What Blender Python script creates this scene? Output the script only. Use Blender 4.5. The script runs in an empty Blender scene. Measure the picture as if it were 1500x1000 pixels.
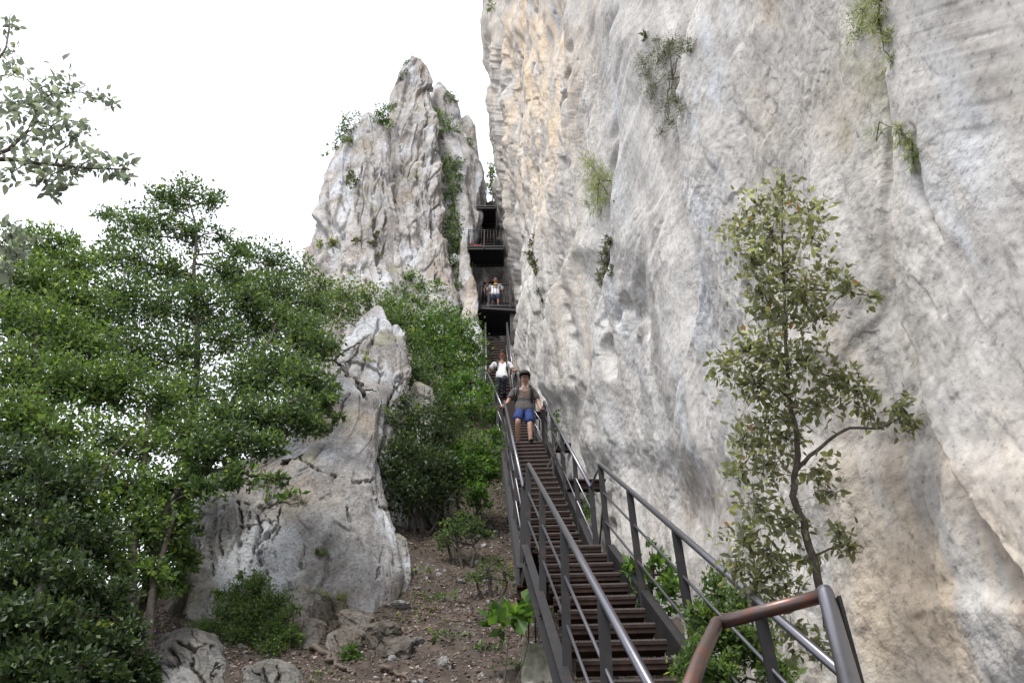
import bpy, math, random
import numpy as np
from mathutils import Vector

R = math.radians
scene = bpy.context.scene
COL = scene.collection
rng = np.random.default_rng(7)

# ------------------------------------------------------------------ camera
FOC, CX, CY = 1210.0, 750.0, 500.0          # focal length and centre in photo pixels
PITCH = R(40)
SN, CS = math.sin(PITCH), math.cos(PITCH)
cam_d = bpy.data.cameras.new('camera')
cam = bpy.data.objects.new('camera', cam_d)
COL.objects.link(cam)
cam_d.sensor_width = 36.0
cam_d.lens = 36.0 * FOC / 1500.0
cam_d.clip_start = 0.05
cam_d.clip_end = 3000
cam.rotation_euler = (R(90) + PITCH, 0, 0)
cam.location = (0, 0, 0)
scene.camera = cam


def at(px, py, Y):
    """the point seen at (px, py) that lies Y metres ahead on the ground plan"""
    v = (py - CY) / FOC
    z = Y / (CS + v * SN)
    return np.array([(px - CX) / FOC * z, Y, z * (SN - v * CS)])


def mpp(py, Y):
    """metres per photo pixel there"""
    v = (py - CY) / FOC
    return Y / (CS + v * SN) / FOC


def project(X, Y, Z):
    d = np.maximum(Y * CS + Z * SN, 0.05)
    u = CX + FOC * X / d
    v = CY - FOC * (-Y * SN + Z * CS) / d
    return u, v


def smooth(a, b, x):
    t = np.clip((x - a) / (b - a), 0, 1)
    return t * t * (3 - 2 * t)


# ------------------------------------------------------------------ noise
_perm = np.random.default_rng(3).permutation(256)
_perm = np.concatenate([_perm, _perm, _perm])
_grad = np.random.default_rng(4).normal(size=(256, 3))
_grad /= np.linalg.norm(_grad, axis=1)[:, None]


def perlin(x, y, z):
    x, y, z = np.broadcast_arrays(x, y, z)
    xi, yi, zi = np.floor(x).astype(int), np.floor(y).astype(int), np.floor(z).astype(int)
    xf, yf, zf = x - xi, y - yi, z - zi
    xi &= 255; yi &= 255; zi &= 255
    u = xf ** 3 * (xf * (xf * 6 - 15) + 10)
    v = yf ** 3 * (yf * (yf * 6 - 15) + 10)
    w = zf ** 3 * (zf * (zf * 6 - 15) + 10)
    out = 0
    for dx in (0, 1):
        wx = u if dx else 1 - u
        for dy in (0, 1):
            wy = v if dy else 1 - v
            for dz in (0, 1):
                wz = w if dz else 1 - w
                g = _grad[_perm[_perm[_perm[xi + dx] + yi + dy] + zi + dz]]
                out = out + wx * wy * wz * (g[..., 0] * (xf - dx) + g[..., 1] * (yf - dy) + g[..., 2] * (zf - dz))
    return out * 1.5


def fbm(x, y, z, octv=5, gain=0.5, lac=2.03):
    s, a, f = 0, 1.0, 1.0
    for i in range(octv):
        s = s + a * perlin(x * f + i * 17.3, y * f + i * 5.1, z * f + i * 9.7)
        a *= gain; f *= lac
    return s


def ridged(x, y, z, octv=4, gain=0.5, lac=2.1):
    s, a, f = 0, 1.0, 1.0
    for i in range(octv):
        s = s + a * (1 - 2 * np.abs(perlin(x * f + i * 11.3, y * f + i * 7.1, z * f + i * 3.7)))
        a *= gain; f *= lac
    return s


def facets(x, y, seed, groove=0.0, gw=.12, sharp=16.0):
    """broken-rock relief: every irregular cell is a flat face tipped its own way"""
    xi, yi = np.floor(x).astype(int), np.floor(y).astype(int)
    b1 = np.full(x.shape, 9.0); b2 = np.full(x.shape, 9.0); num = np.zeros(x.shape); den = np.zeros(x.shape)
    for dx in (-1, 0, 1):
        for dy in (-1, 0, 1):
            h = _perm[_perm[(xi + dx + seed * 31) & 255] + ((yi + dy) & 255)]
            g = _grad[h]
            fx = xi + dx + .5 + .48 * np.sin(h * 12.9898); fy = yi + dy + .5 + .48 * np.sin(h * 78.233 + 1.3)
            ax, ay = x - fx, y - fy
            d = ax * ax + ay * ay
            wt = np.exp(-sharp * np.minimum(d, 4))
            num += wt * (g[..., 0] * ax + g[..., 1] * ay + .35 * g[..., 2]); den += wt
            near = d < b1
            b2 = np.where(near, b1, np.minimum(b2, d)); b1 = np.where(near, d, b1)
    val = num / (den + 1e-12)
    if groove:
        e = np.sqrt(b2) - np.sqrt(b1)
        val = val - groove * (1 - smooth(0, gw, e))
    return val


# ------------------------------------------------------------------ object helpers
def link(name, me, mat=None, parent=None):
    o = bpy.data.objects.new(name, me)
    COL.objects.link(o)
    if mat is not None:
        for m in (mat if isinstance(mat, (list, tuple)) else [mat]):
            me.materials.append(m)
    if parent is not None:
        o.parent = parent
    return o


def tag(o, label=None, cat=None, group=None, kind=None):
    if label: o['label'] = label
    if cat: o['category'] = cat
    if group: o['group'] = group
    if kind: o['kind'] = kind
    return o


def empty(name, loc):
    o = bpy.data.objects.new(name, None)
    o.empty_display_size = 0.2
    COL.objects.link(o)
    o.location = loc
    return o


def raw_mesh(name, V, F, smooth_shade=True):
    """V (n,3), F (m,k) same-size faces or list of such arrays"""
    V = np.asarray(V, np.float32)
    Fs = F if isinstance(F, list) else [F]
    Fs = [np.asarray(f, np.int32) for f in Fs if len(f)]
    me = bpy.data.meshes.new(name)
    me.vertices.add(len(V))
    me.vertices.foreach_set('co', V.ravel())
    nl = sum(f.size for f in Fs); nf = sum(len(f) for f in Fs)
    me.loops.add(nl)
    me.loops.foreach_set('vertex_index', np.concatenate([f.ravel() for f in Fs]))
    me.polygons.add(nf)
    starts, p = [], 0
    for f in Fs:
        k = f.shape[1]
        starts.append(np.arange(len(f)) * k + p); p += f.size
    me.polygons.foreach_set('loop_start', np.concatenate(starts).astype(np.int32))
    me.polygons.foreach_set('use_smooth', np.full(nf, smooth_shade))
    me.update(calc_edges=True)
    me.validate()
    return me


def set_attr(me, name, rgba):
    a = me.attributes.new(name, 'FLOAT_COLOR', 'POINT')
    a.data.foreach_set('color', np.asarray(rgba, np.float32).ravel())


def set_float(me, name, val):
    a = me.attributes.new(name, 'FLOAT', 'POINT')
    a.data.foreach_set('value', np.asarray(val, np.float32).ravel())


def grid_faces(n, m, wrap=False):
    """n rows, m columns"""
    i = np.arange(n - 1)[:, None]
    j = np.arange(m if wrap else m - 1)[None, :]
    j2 = (j + 1) % m
    return np.stack([i * m + j, i * m + j2, (i + 1) * m + j2, (i + 1) * m + j], -1).reshape(-1, 4)


class MB:
    """collects tubes, bars, boxes and lumps; build() links them as ONE mesh object"""
    def __init__(s):
        s.V, s.Q, s.T, s.n, s.mi, s.cur = [], [], [], 0, [], 0
        s.qm, s.tm = [], []

    def add(s, V, Q=(), T=()):
        V = np.asarray(V, float)
        if len(Q): s.Q.append(np.asarray(Q) + s.n)
        if len(T): s.T.append(np.asarray(T) + s.n)
        s.V.append(V); s.n += len(V)

    def tube(s, pts, rad, sides=8, caps=True, flat=1.0):
        P = np.asarray(pts, float)
        n = len(P)
        r = np.full(n, rad, float) if np.isscalar(rad) else np.asarray(rad, float)
        t = np.gradient(P, axis=0)
        t /= np.linalg.norm(t, axis=1)[:, None] + 1e-9
        ref = np.array([0, 0, 1.0]) if abs(t[:, 2]).mean() < 0.8 else np.array([1.0, 0, 0])
        a = np.cross(t, ref); a /= np.linalg.norm(a, axis=1)[:, None] + 1e-9
        b = np.cross(t, a)
        th = np.linspace(0, 2 * np.pi, sides, endpoint=False)
        ring = P[:, None] + r[:, None, None] * (np.cos(th)[None, :, None] * a[:, None] + flat * np.sin(th)[None, :, None] * b[:, None])
        V = ring.reshape(-1, 3)
        Q = grid_faces(n, sides, True)
        T = []
        if caps:
            V = np.vstack([V, P[:1], P[-1:]])
            c0, c1 = n * sides, n * sides + 1
            for k in range(sides):
                T.append((c0, (k + 1) % sides, k)); T.append((c1, (n - 1) * sides + k, (n - 1) * sides + (k + 1) % sides))
        s.add(V, Q, T)

    def bar(s, p0, p1, w, d, up=(0, 0, 1)):
        """a box from p0 to p1, w wide across `up`, d thick along `up`"""
        p0, p1 = np.asarray(p0, float), np.asarray(p1, float)
        t = p1 - p0; t = t / np.linalg.norm(t)
        u = np.asarray(up, float); u = u - t * (u @ t); u /= np.linalg.norm(u)
        a = np.cross(t, u)
        V = [p + sx * a * w / 2 + sz * u * d / 2 for p in (p0, p1) for sx, sz in ((-1, -1), (1, -1), (1, 1), (-1, 1))]
        s.add(V, [(0, 1, 2, 3), (7, 6, 5, 4), (0, 4, 5, 1), (1, 5, 6, 2), (2, 6, 7, 3), (3, 7, 4, 0)])

    def ball(s, c, rad, nu=12, nv=8):
        th = np.linspace(0, 2 * np.pi, nu, endpoint=False)
        ph = np.linspace(0.001, np.pi - 0.001, nv)
        V = np.stack([np.outer(np.sin(ph), np.cos(th)), np.outer(np.sin(ph), np.sin(th)), np.outer(np.cos(ph), np.ones(nu))], -1).reshape(-1, 3)
        s.add(np.asarray(c) + V * np.asarray(rad), grid_faces(nv, nu, True)[:, ::-1])

    def build(s, name, mat, parent=None, smooth_shade=False, origin=None):
        V = np.concatenate(s.V)
        if origin is not None: V = V - np.asarray(origin)
        F = []
        if s.Q: F.append(np.concatenate(s.Q))
        if s.T: F.append(np.concatenate(s.T))
        o = link(name, raw_mesh(name, V, F, smooth_shade), mat, parent)
        if origin is not None and parent is None: o.location = origin
        return o


# ------------------------------------------------------------------ materials
def new_mat(name):
    m = bpy.data.materials.new(name); m.use_nodes = True
    nt = m.node_tree
    for n in list(nt.nodes): nt.nodes.remove(n)
    out = nt.nodes.new('ShaderNodeOutputMaterial')
    return m, nt, out


def N(nt, kind, **kw):
    n = nt.nodes.new(kind)
    for k, v in kw.items():
        if k in n.inputs: n.inputs[k].default_value = v
        else: setattr(n, k, v)
    return n


def noise(nt, vec, scale, detail=6, rough=0.6, dist=0.0):
    n = N(nt, 'ShaderNodeTexNoise', Scale=scale, Detail=detail, Roughness=rough, Distortion=dist)
    nt.links.new(vec, n.inputs['Vector'])
    return n.outputs['Fac']


def ramp(nt, fac, stops):
    n = nt.nodes.new('ShaderNodeValToRGB')
    el = n.color_ramp.elements
    while len(el) < len(stops): el.new(0.5)
    for e, (p, c) in zip(el, stops):
        e.position = p
        e.color = (c, c, c, 1) if np.isscalar(c) else (*c, 1)
    nt.links.new(fac, n.inputs['Fac'])
    return n.outputs['Color']


def mix(nt, fac, a, b, mode='MIX'):
    n = nt.nodes.new('ShaderNodeMix'); n.data_type = 'RGBA'; n.blend_type = mode
    for sock, v in ((n.inputs[0], fac), (n.inputs[6], a), (n.inputs[7], b)):
        if isinstance(v, bpy.types.NodeSocket): nt.links.new(v, sock)
        elif np.isscalar(v): sock.default_value = v
        else: sock.default_value = (*v, 1)
    return n.outputs[2]


def mapped(nt, scale, rot=(0, 0, 0)):
    tc = nt.nodes.new('ShaderNodeTexCoord')
    mp = nt.nodes.new('ShaderNodeMapping')
    mp.inputs['Scale'].default_value = scale
    mp.inputs['Rotation'].default_value = rot
    nt.links.new(tc.outputs['Object'], mp.inputs['Vector'])
    return mp.outputs['Vector']


def rock_material(name, light=(.44, .425, .40), mid=(.33, .32, .305), dark=(.19, .185, .18), scale=1.0, bump=0.5, stain_shade=True, grain=1.0, cracks=.6, pits=.8):
    m, nt, out = new_mat(name)
    b = N(nt, 'ShaderNodeBsdfPrincipled', Roughness=0.92)
    b.inputs['Specular IOR Level'].default_value = 0.2
    v = mapped(nt, (1, 1, 1))
    vs = mapped(nt, (1.5, 1.5, 0.34), (0.26, 0.0, 0))
    vv = mapped(nt, (2.4, 2.4, 0.16), (0.1, 0.0, 0))
    big = noise(nt, v, 0.45 * scale, 7, 0.6, 0.5)
    mott = noise(nt, v, 2.6 * scale, 8, 0.62, 0.2)
    streak = noise(nt, vs, 1.1 * scale, 8, 0.62, 0.3)
    veil = noise(nt, vv, 1.0 * scale, 8, 0.62, 0.4)
    fine = noise(nt, v, 17 * scale, 5, 0.62)
    col = mix(nt, ramp(nt, big, [(.36, 0.0), (.60, 1.0)]), mid, light)
    col = mix(nt, ramp(nt, mott, [(.44, 0.0), (.66, .55)]), col, dark)
    col = mix(nt, ramp(nt, streak, [(.50, 0.0), (.66, .65)]), col, dark)
    col = mix(nt, ramp(nt, veil, [(.50, 0.0), (.63, .60)]), col, tuple(min(1, c_ * 1.20) for c_ in light))
    col = mix(nt, ramp(nt, veil, [(.34, .45), (.44, 0.0)]), col, tuple(c_ * k_ for c_, k_ in zip(mid, (.85, .77, .68))))
    if stain_shade:
        at_ = N(nt, 'ShaderNodeAttribute', attribute_name='stain_shade')
        sp = nt.nodes.new('ShaderNodeSeparateColor')
        nt.links.new(at_.outputs['Color'], sp.inputs[0])
        col = mix(nt, sp.outputs[0], col, (.585, .475, .345))
        col = mix(nt, sp.outputs[1], col, (.215, .215, .115))
        col = mix(nt, sp.outputs[2], col, (.50, .53, .575))
        col = mix(nt, at_.outputs['Alpha'], col, (.29, .245, .20))
    col = mix(nt, 1.0, col, ramp(nt, fine, [(.30, 1 - .30 * grain), (.50, 1.0), (.70, 1 + .14 * grain)]), 'MULTIPLY')
    tick = noise(nt, mapped(nt, (3.2, 3.2, 1.1), (.35, 0, 0)), 3.6 * scale, 5, .62)
    col = mix(nt, 1.0, col, ramp(nt, tick, [(.30, 1 - .62 * pits), (.395, 1.0)]), 'MULTIPLY')
    pit = noise(nt, v, 34 * scale, 3, .6)
    col = mix(nt, 1.0, col, ramp(nt, pit, [(.29, 1 - .6 * pits), (.38, 1.0)]), 'MULTIPLY')
    vo = N(nt, 'ShaderNodeTexVoronoi', Scale=1.0, feature='DISTANCE_TO_EDGE')
    wv = mapped(nt, (.75 * scale, .75 * scale, .26 * scale), (.2, 0, 0))
    wn = N(nt, 'ShaderNodeTexNoise', Scale=1.2 * scale, Detail=6.0, Roughness=.6)
    nt.links.new(v, wn.inputs['Vector'])
    va = N(nt, 'ShaderNodeVectorMath', operation='MULTIPLY_ADD'); va.inputs[1].default_value = (.7, .7, .7)
    nt.links.new(wn.outputs['Color'], va.inputs[0]); nt.links.new(wv, va.inputs[2]); nt.links.new(va.outputs[0], vo.inputs['Vector'])
    crack = ramp(nt, vo.outputs['Distance'], [(0.0, 0.0), (.016, 1.0)])
    cm = mix(nt, ramp(nt, big, [(.40, 1 - cracks), (.50, 1.0)]), crack, (1, 1, 1))
    col = mix(nt, 1.0, col, ramp(nt, cm, [(0, .45), (1, 1.0)]), 'MULTIPLY')
    nt.links.new(col, b.inputs['Base Color'])
    # chipped faces: cell distance warped by noise, plus a little grit
    dn = N(nt, 'ShaderNodeTexNoise', Scale=5.0 * scale, Detail=4.0, Roughness=.6)
    nt.links.new(v, dn.inputs['Vector'])
    chips = []
    for sc_, wp_, st_ in ((3.2, .22, (1, 1, .45)), (9.0, .10, (1, 1, .6))):
        vm = N(nt, 'ShaderNodeVectorMath', operation='MULTIPLY_ADD'); vm.inputs[1].default_value = (wp_, wp_, wp_)
        nt.links.new(dn.outputs['Color'], vm.inputs[0]); nt.links.new(mapped(nt, st_, (.12, 0, 0)), vm.inputs[2])
        vc = N(nt, 'ShaderNodeTexVoronoi', Scale=sc_ * scale, feature='F1'); nt.links.new(vm.outputs[0], vc.inputs['Vector'])
        chips.append(vc.outputs['Distance'])
    h1 = noise(nt, v, 1.7 * scale, 7, 0.55)
    h2 = noise(nt, v, 16 * scale, 5, 0.6)
    hm = N(nt, 'ShaderNodeMath', operation='MULTIPLY_ADD'); hm.inputs[1].default_value = .10
    nt.links.new(h2, hm.inputs[0]); nt.links.new(h1, hm.inputs[2])
    for c_, k_ in zip(chips, (-.34, -.13)):
        h_ = N(nt, 'ShaderNodeMath', operation='MULTIPLY_ADD'); h_.inputs[1].default_value = k_
        nt.links.new(c_, h_.inputs[0]); nt.links.new(hm.outputs[0], h_.inputs[2]); hm = h_
    hc = N(nt, 'ShaderNodeMath', operation='MULTIPLY_ADD'); hc.inputs[1].default_value = .10
    nt.links.new(cm, hc.inputs[0]); nt.links.new(hm.outputs[0], hc.inputs[2])
    bp = N(nt, 'ShaderNodeBump', Strength=bump, Distance=0.22 / scale)
    nt.links.new(ramp(nt, noise(nt, mapped(nt, (1, 1, .5)), .8 * scale, 4, .6, .3), [(.38, bump * .22), (.62, bump * 1.15)]), bp.inputs['Strength'])
    nt.links.new(hc.outputs[0], bp.inputs['Height'])
    nt.links.new(bp.outputs[0], b.inputs['Normal'])
    nt.links.new(b.outputs[0], out.inputs[0])
    return m


def leaf_material(name, stops, trans=0.35, tcol=None, rough=0.5):
    m, nt, out = new_mat(name)
    a = N(nt, 'ShaderNodeAttribute', attribute_name='tint')
    col = ramp(nt, a.outputs['Fac'], stops)
    b = N(nt, 'ShaderNodeBsdfPrincipled', Roughness=rough)
    b.inputs['Specular IOR Level'].default_value = 0.35
    nt.links.new(col, b.inputs['Base Color'])
    t = nt.nodes.new('ShaderNodeBsdfTranslucent')
    tc = mix(nt, 1.0, col, tcol or (1.5, 1.5, .8), 'MULTIPLY')
    nt.links.new(tc, t.inputs['Color'])
    mx = N(nt, 'ShaderNodeMixShader'); mx.inputs[0].default_value = trans
    nt.links.new(b.outputs[0], mx.inputs[1]); nt.links.new(t.outputs[0], mx.inputs[2])
    nt.links.new(mx.outputs[0], out.inputs[0])
    return m


def plain(name, col, rough=0.7, metal=0.0, var=0.25, scale=20, bump=0.0, col2=None, spread=(.4, .65), spec=.3):
    m, nt, out = new_mat(name)
    b = N(nt, 'ShaderNodeBsdfPrincipled', Roughness=rough, Metallic=metal)
    b.inputs['Specular IOR Level'].default_value = spec
    v = mapped(nt, (1, 1, 1))
    nf = noise(nt, v, scale, 6, 0.65)
    if col2 is not None:
        c = mix(nt, ramp(nt, nf, [(spread[0], 0.0), (spread[1], 1.0)]), col, col2)
    else:
        c = mix(nt, 1.0, col, ramp(nt, nf, [(.3, 1 - var), (.7, 1 + var * .5)]), 'MULTIPLY')
    nt.links.new(c, b.inputs['Base Color'])
    if bump:
        bp = N(nt, 'ShaderNodeBump', Strength=bump, Distance=0.02)
        nt.links.new(nf, bp.inputs['Height']); nt.links.new(bp.outputs[0], b.inputs['Normal'])
    nt.links.new(b.outputs[0], out.inputs[0])
    return m


M = {}
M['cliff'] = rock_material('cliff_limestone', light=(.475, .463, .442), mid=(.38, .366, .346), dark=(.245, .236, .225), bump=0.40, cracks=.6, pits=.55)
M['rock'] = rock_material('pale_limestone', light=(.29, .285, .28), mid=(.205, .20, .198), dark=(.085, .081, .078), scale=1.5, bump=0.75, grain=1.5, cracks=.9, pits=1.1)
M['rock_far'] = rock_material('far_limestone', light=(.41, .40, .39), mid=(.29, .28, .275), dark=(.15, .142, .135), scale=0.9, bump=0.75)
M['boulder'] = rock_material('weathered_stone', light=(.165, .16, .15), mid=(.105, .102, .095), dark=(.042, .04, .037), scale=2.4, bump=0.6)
M['soil'] = plain('brown_soil', (.044, .034, .028), .95, 0, .4, 5, .6, (.088, .070, .058))
M['bark'] = plain('grey_bark', (.085, .07, .056), .9, 0, .4, 22, .6, (.15, .13, .11))
M['bark_dark'] = plain('dark_bark', (.04, .033, .028), .9, 0, .4, 22, .6, (.075, .065, .055))
M['deadwood'] = plain('bleached_wood', (.12, .098, .078), .9, 0, .3, 20, .4)
M['steel'] = plain('dark_painted_steel', (.020, .020, .022), .5, .0, .3, 9, .05, (.048, .034, .029), (.52, .75), .22)
M['rail'] = plain('worn_steel_tube', (.15, .15, .17), .30, .75, .3, 14, .03, (.10, .075, .065), (.60, .78))
M['rust'] = plain('rusted_steel', (.024, .017, .015), .85, .0, .4, 12, .2, (.055, .029, .021), (.45, .75), .15)
M['rusty_tube'] = plain('rusty_tube', (.12, .095, .09), .38, .6, .4, 16, .1, (.20, .085, .055), (.44, .66))
M['deck'] = plain('blackened_deck', (.020, .020, .023), .8, .2, .3, 8)
M['concrete'] = plain('mossy_concrete', (.25, .245, .21), .95, 0, .4, 9, .6, (.13, .13, .085))
M['litter'] = leaf_material('dry_leaves', [(0, (.05, .036, .028)), (.4, (.11, .080, .063)), (.75, (.235, .185, .15)), (1, (.52, .47, .41))], .05, rough=.8)
M['oak_dark'] = leaf_material('dark_oak_leaves', [(0, (0.038, 0.071, 0.032)), (.5, (0.080, 0.132, 0.054)), (.85, (0.142, 0.212, 0.077)), (1, (0.248, 0.295, 0.100))], .42)
M['oak_mid'] = leaf_material('green_leaves', [(0, (0.046, 0.085, 0.031)), (.5, (0.098, 0.163, 0.052)), (.85, (0.161, 0.236, 0.075)), (1, (0.265, 0.322, 0.098))], .45)
M['undergrowth'] = leaf_material('shade_dark_undergrowth', [(0, (0.020, 0.037, 0.017)), (.5, (0.044, 0.075, 0.031)), (.9, (0.088, 0.132, 0.050)), (1, (0.176, 0.220, 0.072))], .3)  # leaf greens darkened, painting in the shade from the trees overhead
M['bright'] = leaf_material('bright_leaves', [(0, (.035, .080, .020)), (.5, (.078, .158, .035)), (.85, (.135, .235, .055)), (1, (.22, .34, .085))], .45)
M['sapling'] = leaf_material('olive_oak_leaves', [(0, (.10, .115, .07)), (.35, (.19, .205, .135)), (.75, (.27, .29, .175)), (.95, (.38, .42, .20)), (.995, (.40, .44, .21)), (1, (.33, .17, .10))], .45)
M['pale'] = leaf_material('pale_backlit_leaves', [(0, (0.163, 0.188, 0.156)), (.6, (0.250, 0.288, 0.231)), (1, (0.413, 0.475, 0.300))], .5, (1.25, 1.3, 1.05))
M['grass'] = leaf_material('cliff_grass', [(0, (.13, .16, .06)), (.6, (.22, .265, .10)), (1, (.36, .36, .20))], .4)
M['juniper'] = leaf_material('juniper_needles', [(0, (.055, .066, .03)), (.6, (.11, .128, .058)), (1, (.20, .20, .10))], .25)


# ------------------------------------------------------------------ sky and sun
SUN_EL, SUN_AZ = R(60), R(-146)      # azimuth from +Y, clockwise seen from above
w = bpy.data.worlds.new('World'); scene.world = w; w.use_nodes = True
nt = w.node_tree
bg = nt.nodes['Background']
sky = nt.nodes.new('ShaderNodeTexSky'); sky.sky_type = 'NISHITA'; sky.sun_disc = False
sky.sun_elevation = SUN_EL; sky.sun_rotation = SUN_AZ
sky.air_density = 1.0; sky.dust_density = 4.0; sky.ozone_density = 1.0
cloud = mix(nt, 0.80, sky.outputs[0], (7.6, 7.7, 8.2))      # bright thin overcast
nt.links.new(cloud, bg.inputs['Color'])
bg.inputs['Strength'].default_value = 0.11
sd = bpy.data.lights.new('sun', 'SUN'); so = bpy.data.objects.new('sun', sd); COL.objects.link(so)
sd.energy = 1.5; sd.angle = R(12); sd.color = (1.0, .965, .91)
dirv = Vector((math.sin(SUN_AZ) * math.cos(SUN_EL), math.cos(SUN_AZ) * math.cos(SUN_EL), math.sin(SUN_EL)))
so.rotation_euler = dirv.to_track_quat('Z', 'Y').to_euler()
scene.view_settings.view_transform = 'Standard'
scene.view_settings.look = 'None'
scene.view_settings.exposure = 1.22
scene.view_settings.gamma = 1.0
scene.cycles.use_denoising = True
scene.cycles.max_bounces = 7
scene.cycles.diffuse_bounces = 4
scene.cycles.transmission_bounces = 4

# ------------------------------------------------------------------ ground
def ground(X, Y, detail=True):
    X = np.asarray(X, float); Y = np.asarray(Y, float)
    G = np.interp(Y, [-400, -60, -3, 0, 1.6, 3, 5.5, 8, 14, 18, 23, 30, 36, 60, 200, 900],
                  [-60, -22, -2.4, -1.65, -1.75, -1.0, .85, 2.5, 7.5, 12, 17.5, 26, 29, 26, -20, -60])
    lim = np.interp(Y, [-400, -60, 0, 8, 10.5, 12.5, 20, 45, 200, 900], [-60, -24, -1.8, 2.6, 4.6, 4.6, 1, -12, -50, -60])
    L = smooth(3.6, 6.4, -X)
    g = G * (1 - L) + np.minimum(G, lim) * L
    g = g - smooth(7, 60, -X) * 14
    g = g + np.clip(X - 1.0, 0, 3) * 0.45 * smooth(1.5, 5, Y)
    if detail:
        g = g + .16 * fbm(X * .7, Y * .7, 0.5, 3) + .05 * fbm(X * 3, Y * 3, 4.5, 4)
    return g


def on_ground(px, py):
    """where the line of sight through (px, py) meets the ground"""
    v = (py - CY) / FOC
    d = np.array([(px - CX) / FOC, CS + v * SN, SN - v * CS])
    zs = np.linspace(2.5, 40, 1500)
    p = d[None] * zs[:, None]
    below = p[:, 2] < ground(p[:, 0], p[:, 1])
    k = int(np.argmax(below)) if below.any() else len(zs) - 1
    q = p[k].copy(); q[2] = ground(q[0], q[1])
    return q


def spaced(lo, hi, dense_lo, dense_hi, n, far_n):
    a = np.linspace(dense_lo, dense_hi, n)
    t = np.linspace(0, 1, far_n + 1)[1:]
    left = dense_lo - (np.exp(t * math.log(1 + (dense_lo - lo))) - 1)
    right = dense_hi + (np.exp(t * math.log(1 + (hi - dense_hi))) - 1)
    return np.concatenate([left[::-1], a, right])


gx = spaced(-900, 900, -8, 2.6, 260, 40)
gy = spaced(-300, 900, 2, 20, 420, 40)
GX, GY = np.meshgrid(gx, gy)
V = np.stack([GX, GY, ground(GX, GY)], -1).reshape(-1, 3)
tag(link('ground', raw_mesh('ground', V, grid_faces(len(gy), len(gx))), M['soil']), 'steep brown earth slope of the gully covered in dry leaves', kind='structure')


# ------------------------------------------------------------------ the cliff on the right
def poly_step(u, v, poly, amp, w, decay, fade, inset=0.0, back=60.0):
    px = np.array([p[0] for p in poly], float); py = np.array([p[1] for p in poly], float)
    d = u - np.interp(v, py, px)
    s = smooth(-w, w, d) * np.exp(-np.maximum(d, 0) / decay) - inset * (1 - smooth(-w, w, d)) * np.exp(np.minimum(d, 0) / back)
    return amp * s * smooth(py[0] - fade, py[0], v) * (1 - smooth(py[-1], py[-1] + fade, v))


def blob(u, v, cx, cy, rx, ry):
    return np.exp(-((u - cx) / rx) ** 2 - ((v - cy) / ry) ** 2)


end_px = [(762, 540), (757, 480), (747, 420), (737, 340), (729, 270), (723, 200), (727, 130), (714, 90), (706, 30), (722, -6), (742, -60), (790, -160), (900, -300)]
end_pts = np.array([at(x, y, 30.0) for x, y in end_px])


def wall_x(Y, Z):
    xb = np.interp(Y, [-9, 0, 2.5, 4, 5.5, 7.5, 10.5, 16, 22, 30], [2.9, 2.6, 2.42, 2.28, 2.05, 1.78, 1.42, .92, .36, .1])
    xt = np.interp(Z, end_pts[:, 2], end_pts[:, 0])
    k = smooth(15, 29, Y)
    return xb * (1 - k) + xt * k


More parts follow.
